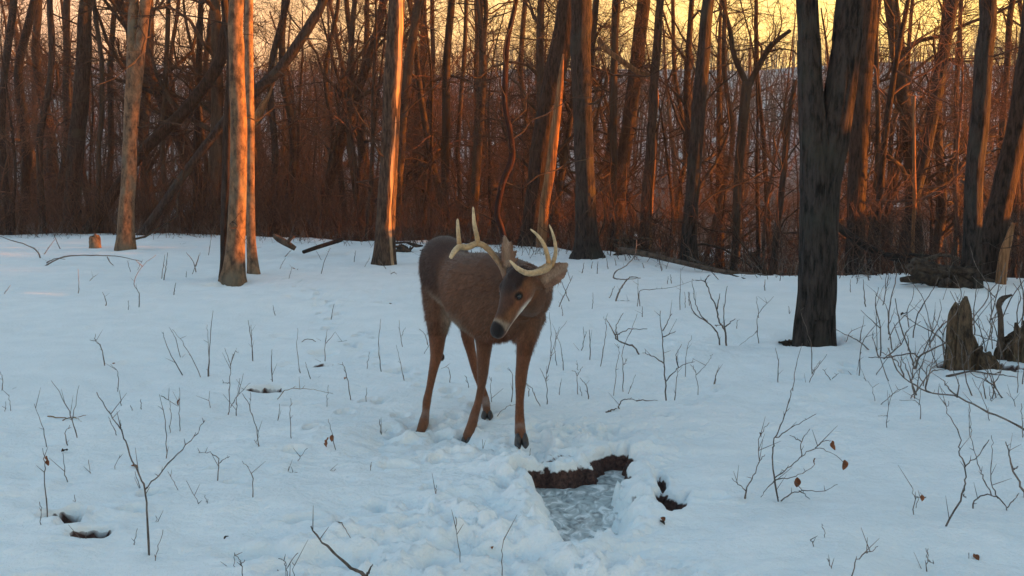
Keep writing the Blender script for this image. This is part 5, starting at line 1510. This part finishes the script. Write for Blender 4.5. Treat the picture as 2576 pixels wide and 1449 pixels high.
many7 = [[[(405, 365), (395, 300), (400, 220), (470, 140)], [(395, 300), (375, 320), (310, 370)], [(400, 240), (390, 140)]], [[(490, 550), (490, 450), (480, 380)]], [[(555, 580), (575, 470), (605, 360)]], [[(650, 505), (648, 380), (620, 280), (590, 190)]], [[(615, 550), (670, 480), (720, 410)], [(650, 500), (690, 440)]],
         [[(755, 530), (700, 480)], [(745, 525), (775, 500)]], [[(870, 510), (880, 380), (910, 320), (970, 250)], [(880, 400), (860, 490)]], [[(860, 510), (820, 490)]], [[(800, 350), (830, 310), (900, 275)]], [[(905, 190), (890, 60)]], [[(980, 180), (1000, 90), (1010, 20)]],
         [[(1000, 755), (1005, 690), (1030, 600), (1100, 560)], [(1005, 700), (960, 700)]], [[(1155, 720), (1150, 640), (1060, 625)], [(1150, 650), (1160, 570)]], [[(935, 635), (1020, 605), (1100, 560)], [(945, 630), (930, 560), (890, 520)]], [[(1025, 540), (970, 440), (930, 330)]],
         [[(930, 510), (1010, 420), (1080, 330)]], [[(1500, 715), (1450, 620), (1400, 520)]], [[(1610, 660), (1590, 620), (1560, 590)]], [[(755, 1415), (735, 1390), (720, 1368)]], [[(675, 1310), (655, 1295), (640, 1280)]], [[(718, 1270), (705, 1240), (695, 1205)]],
         [[(1390, 1360), (1385, 1340)]], [[(1495, 635), (1480, 560)]], [[(1240, 595), (1245, 560)]], [[(300, 290), (300, 250)]], [[(545, 220), (540, 185)]], [[(830, 120), (830, 60)]], [[(430, 110), (430, 60)]], [[(190, 560), (210, 480)]], [[(1635, 800), (1630, 640)]], [[(1385, 800), (1390, 700)]]]
for p in many7:
    twig(c7, p, TW.uniform(2.4, 3.8))
manyi = [[[(1163, 1412), (1150, 1350), (1146, 1300)]], [[(1262, 1440), (1262, 1390), (1270, 1350)]], [[(1095, 1248), (1098, 1220)]], [[(965, 1085), (955, 1058)]], [[(600, 1420), (590, 1390)]], [[(700, 1440), (720, 1425), (700, 1405)]], [[(745, 1440), (735, 1415)]], [[(405, 700), (415, 640)]], [[(105, 640), (140, 600)]], [[(480, 690), (500, 640)]],
         [[(2080, 1410), (2095, 1440)]], [[(2300, 1280), (2310, 1255), (2330, 1250)]], [[(2340, 1400), (2335, 1380)]], [[(1320, 1140), (1335, 1128)]], [[(890, 660), (895, 630)]], [[(1030, 690), (1060, 686)]], [[(975, 690), (990, 685), (1000, 692)]], [[(740, 680), (750, 676)]]]
for p in manyi:
    twig(ci, p, TW.uniform(2.2, 3.4))
# tangle of thin stems in front of the stump: each its own twig
rg = np.random.default_rng(99)
for i in range(52):
    x0, y0 = rg.uniform(2200, 2570), rg.uniform(800, 1010)
    dx, dy = rg.normal() * 60, -rg.uniform(50, 190)
    p = [(x0, y0), (x0 + dx * .3 + rg.normal() * 9, y0 + dy * .4), (x0 + dx * .7 + rg.normal() * 12, y0 + dy * .75), (x0 + dx, y0 + dy)]
    br = [[p[1], (p[1][0] + rg.normal() * 40, p[1][1] - rg.uniform(20, 80))]] if rg.random() < .7 else []
    twig(ci, [p] + br, rg.uniform(2.4, 5.0), label='thin stem in the tangle of twigs around the rotten stump', cat='twig', group='tangled stems around the stump', depth=.5)
for i in range(46):
    y0 = rg.uniform(618, 720); x0 = rg.uniform(20, 2560)
    if 420 < x0 < 430 or gp(x0, y0)[1] > crest_y(gp(x0, y0)[0]) - .2:
        continue
    dx, dy = rg.normal() * 16, -rg.uniform(14, 55)
    twig(ci, [[(x0, y0), (x0 + dx * .6, y0 + dy * .5), (x0 + dx, y0 + dy)]], rg.uniform(1.6, 2.8))
# dead leaves and crumbs of bark on the snow
for i, (x, y, s) in enumerate([(170, 1140, .05), (330, 1180, .04), (1665, 1320, .035), (1660, 1325, .03), (735, 678, .06), (1320, 735, .04), (2280, 795, .09), (2450, 1395, .04), (870, 955, .03), (575, 1350, .03), (1370, 1390, .035), (980, 765, .05), (2430, 700, .08), (290, 915, .03), (1240, 1372, .02)]):
    p = gp(x, y)
    o = bpy.data.objects.new('fallen_leaf', leaf_mesh(500 + i, s * .8)); o.data.materials.append(M['dry_leaf'] if i % 3 else M['log'])
    o.location = (p[0], p[1], p[2] + s * .25); o.rotation_euler = (rg.uniform(-.3, .3), rg.uniform(-.2, .3), rg.uniform(0, 6.28))
    link(o); tag(o, 'small curled dead leaf lying on the snow', 'leaf', 'dead leaves lying on the snow')

# ------------------------------------------------------------------ evening haze over the valley
HAZE = True
if HAZE:
    mb = MB()
    x0, x1, y0, y1, z0, z1 = -430, 430, -75, 760, -9, 62
    mb.add([(x, y, z) for z in (z0, z1) for y in (y0, y1) for x in (x0, x1)], [(0, 2, 3, 1), (4, 5, 7, 6), (0, 1, 5, 4), (2, 6, 7, 3), (0, 4, 6, 2), (1, 3, 7, 5)])
    hm = bpy.data.materials.new('haze'); hm.use_nodes = True
    N = hm.node_tree.nodes
    N.remove(N['Principled BSDF'])
    pv = N.new('ShaderNodeVolumePrincipled')
    pv.inputs['Color'].default_value = (.80, .86, .95, 1)
    pv.inputs['Density'].default_value = .0007
    pv.inputs['Anisotropy'].default_value = 0.0
    hm.node_tree.links.new(pv.outputs[0], N['Material Output'].inputs['Volume'])
    hz = mb.build('haze', hm, smooth=False)
    tag(hz, 'thin evening haze filling the valley air', 'haze', kind='stuff')
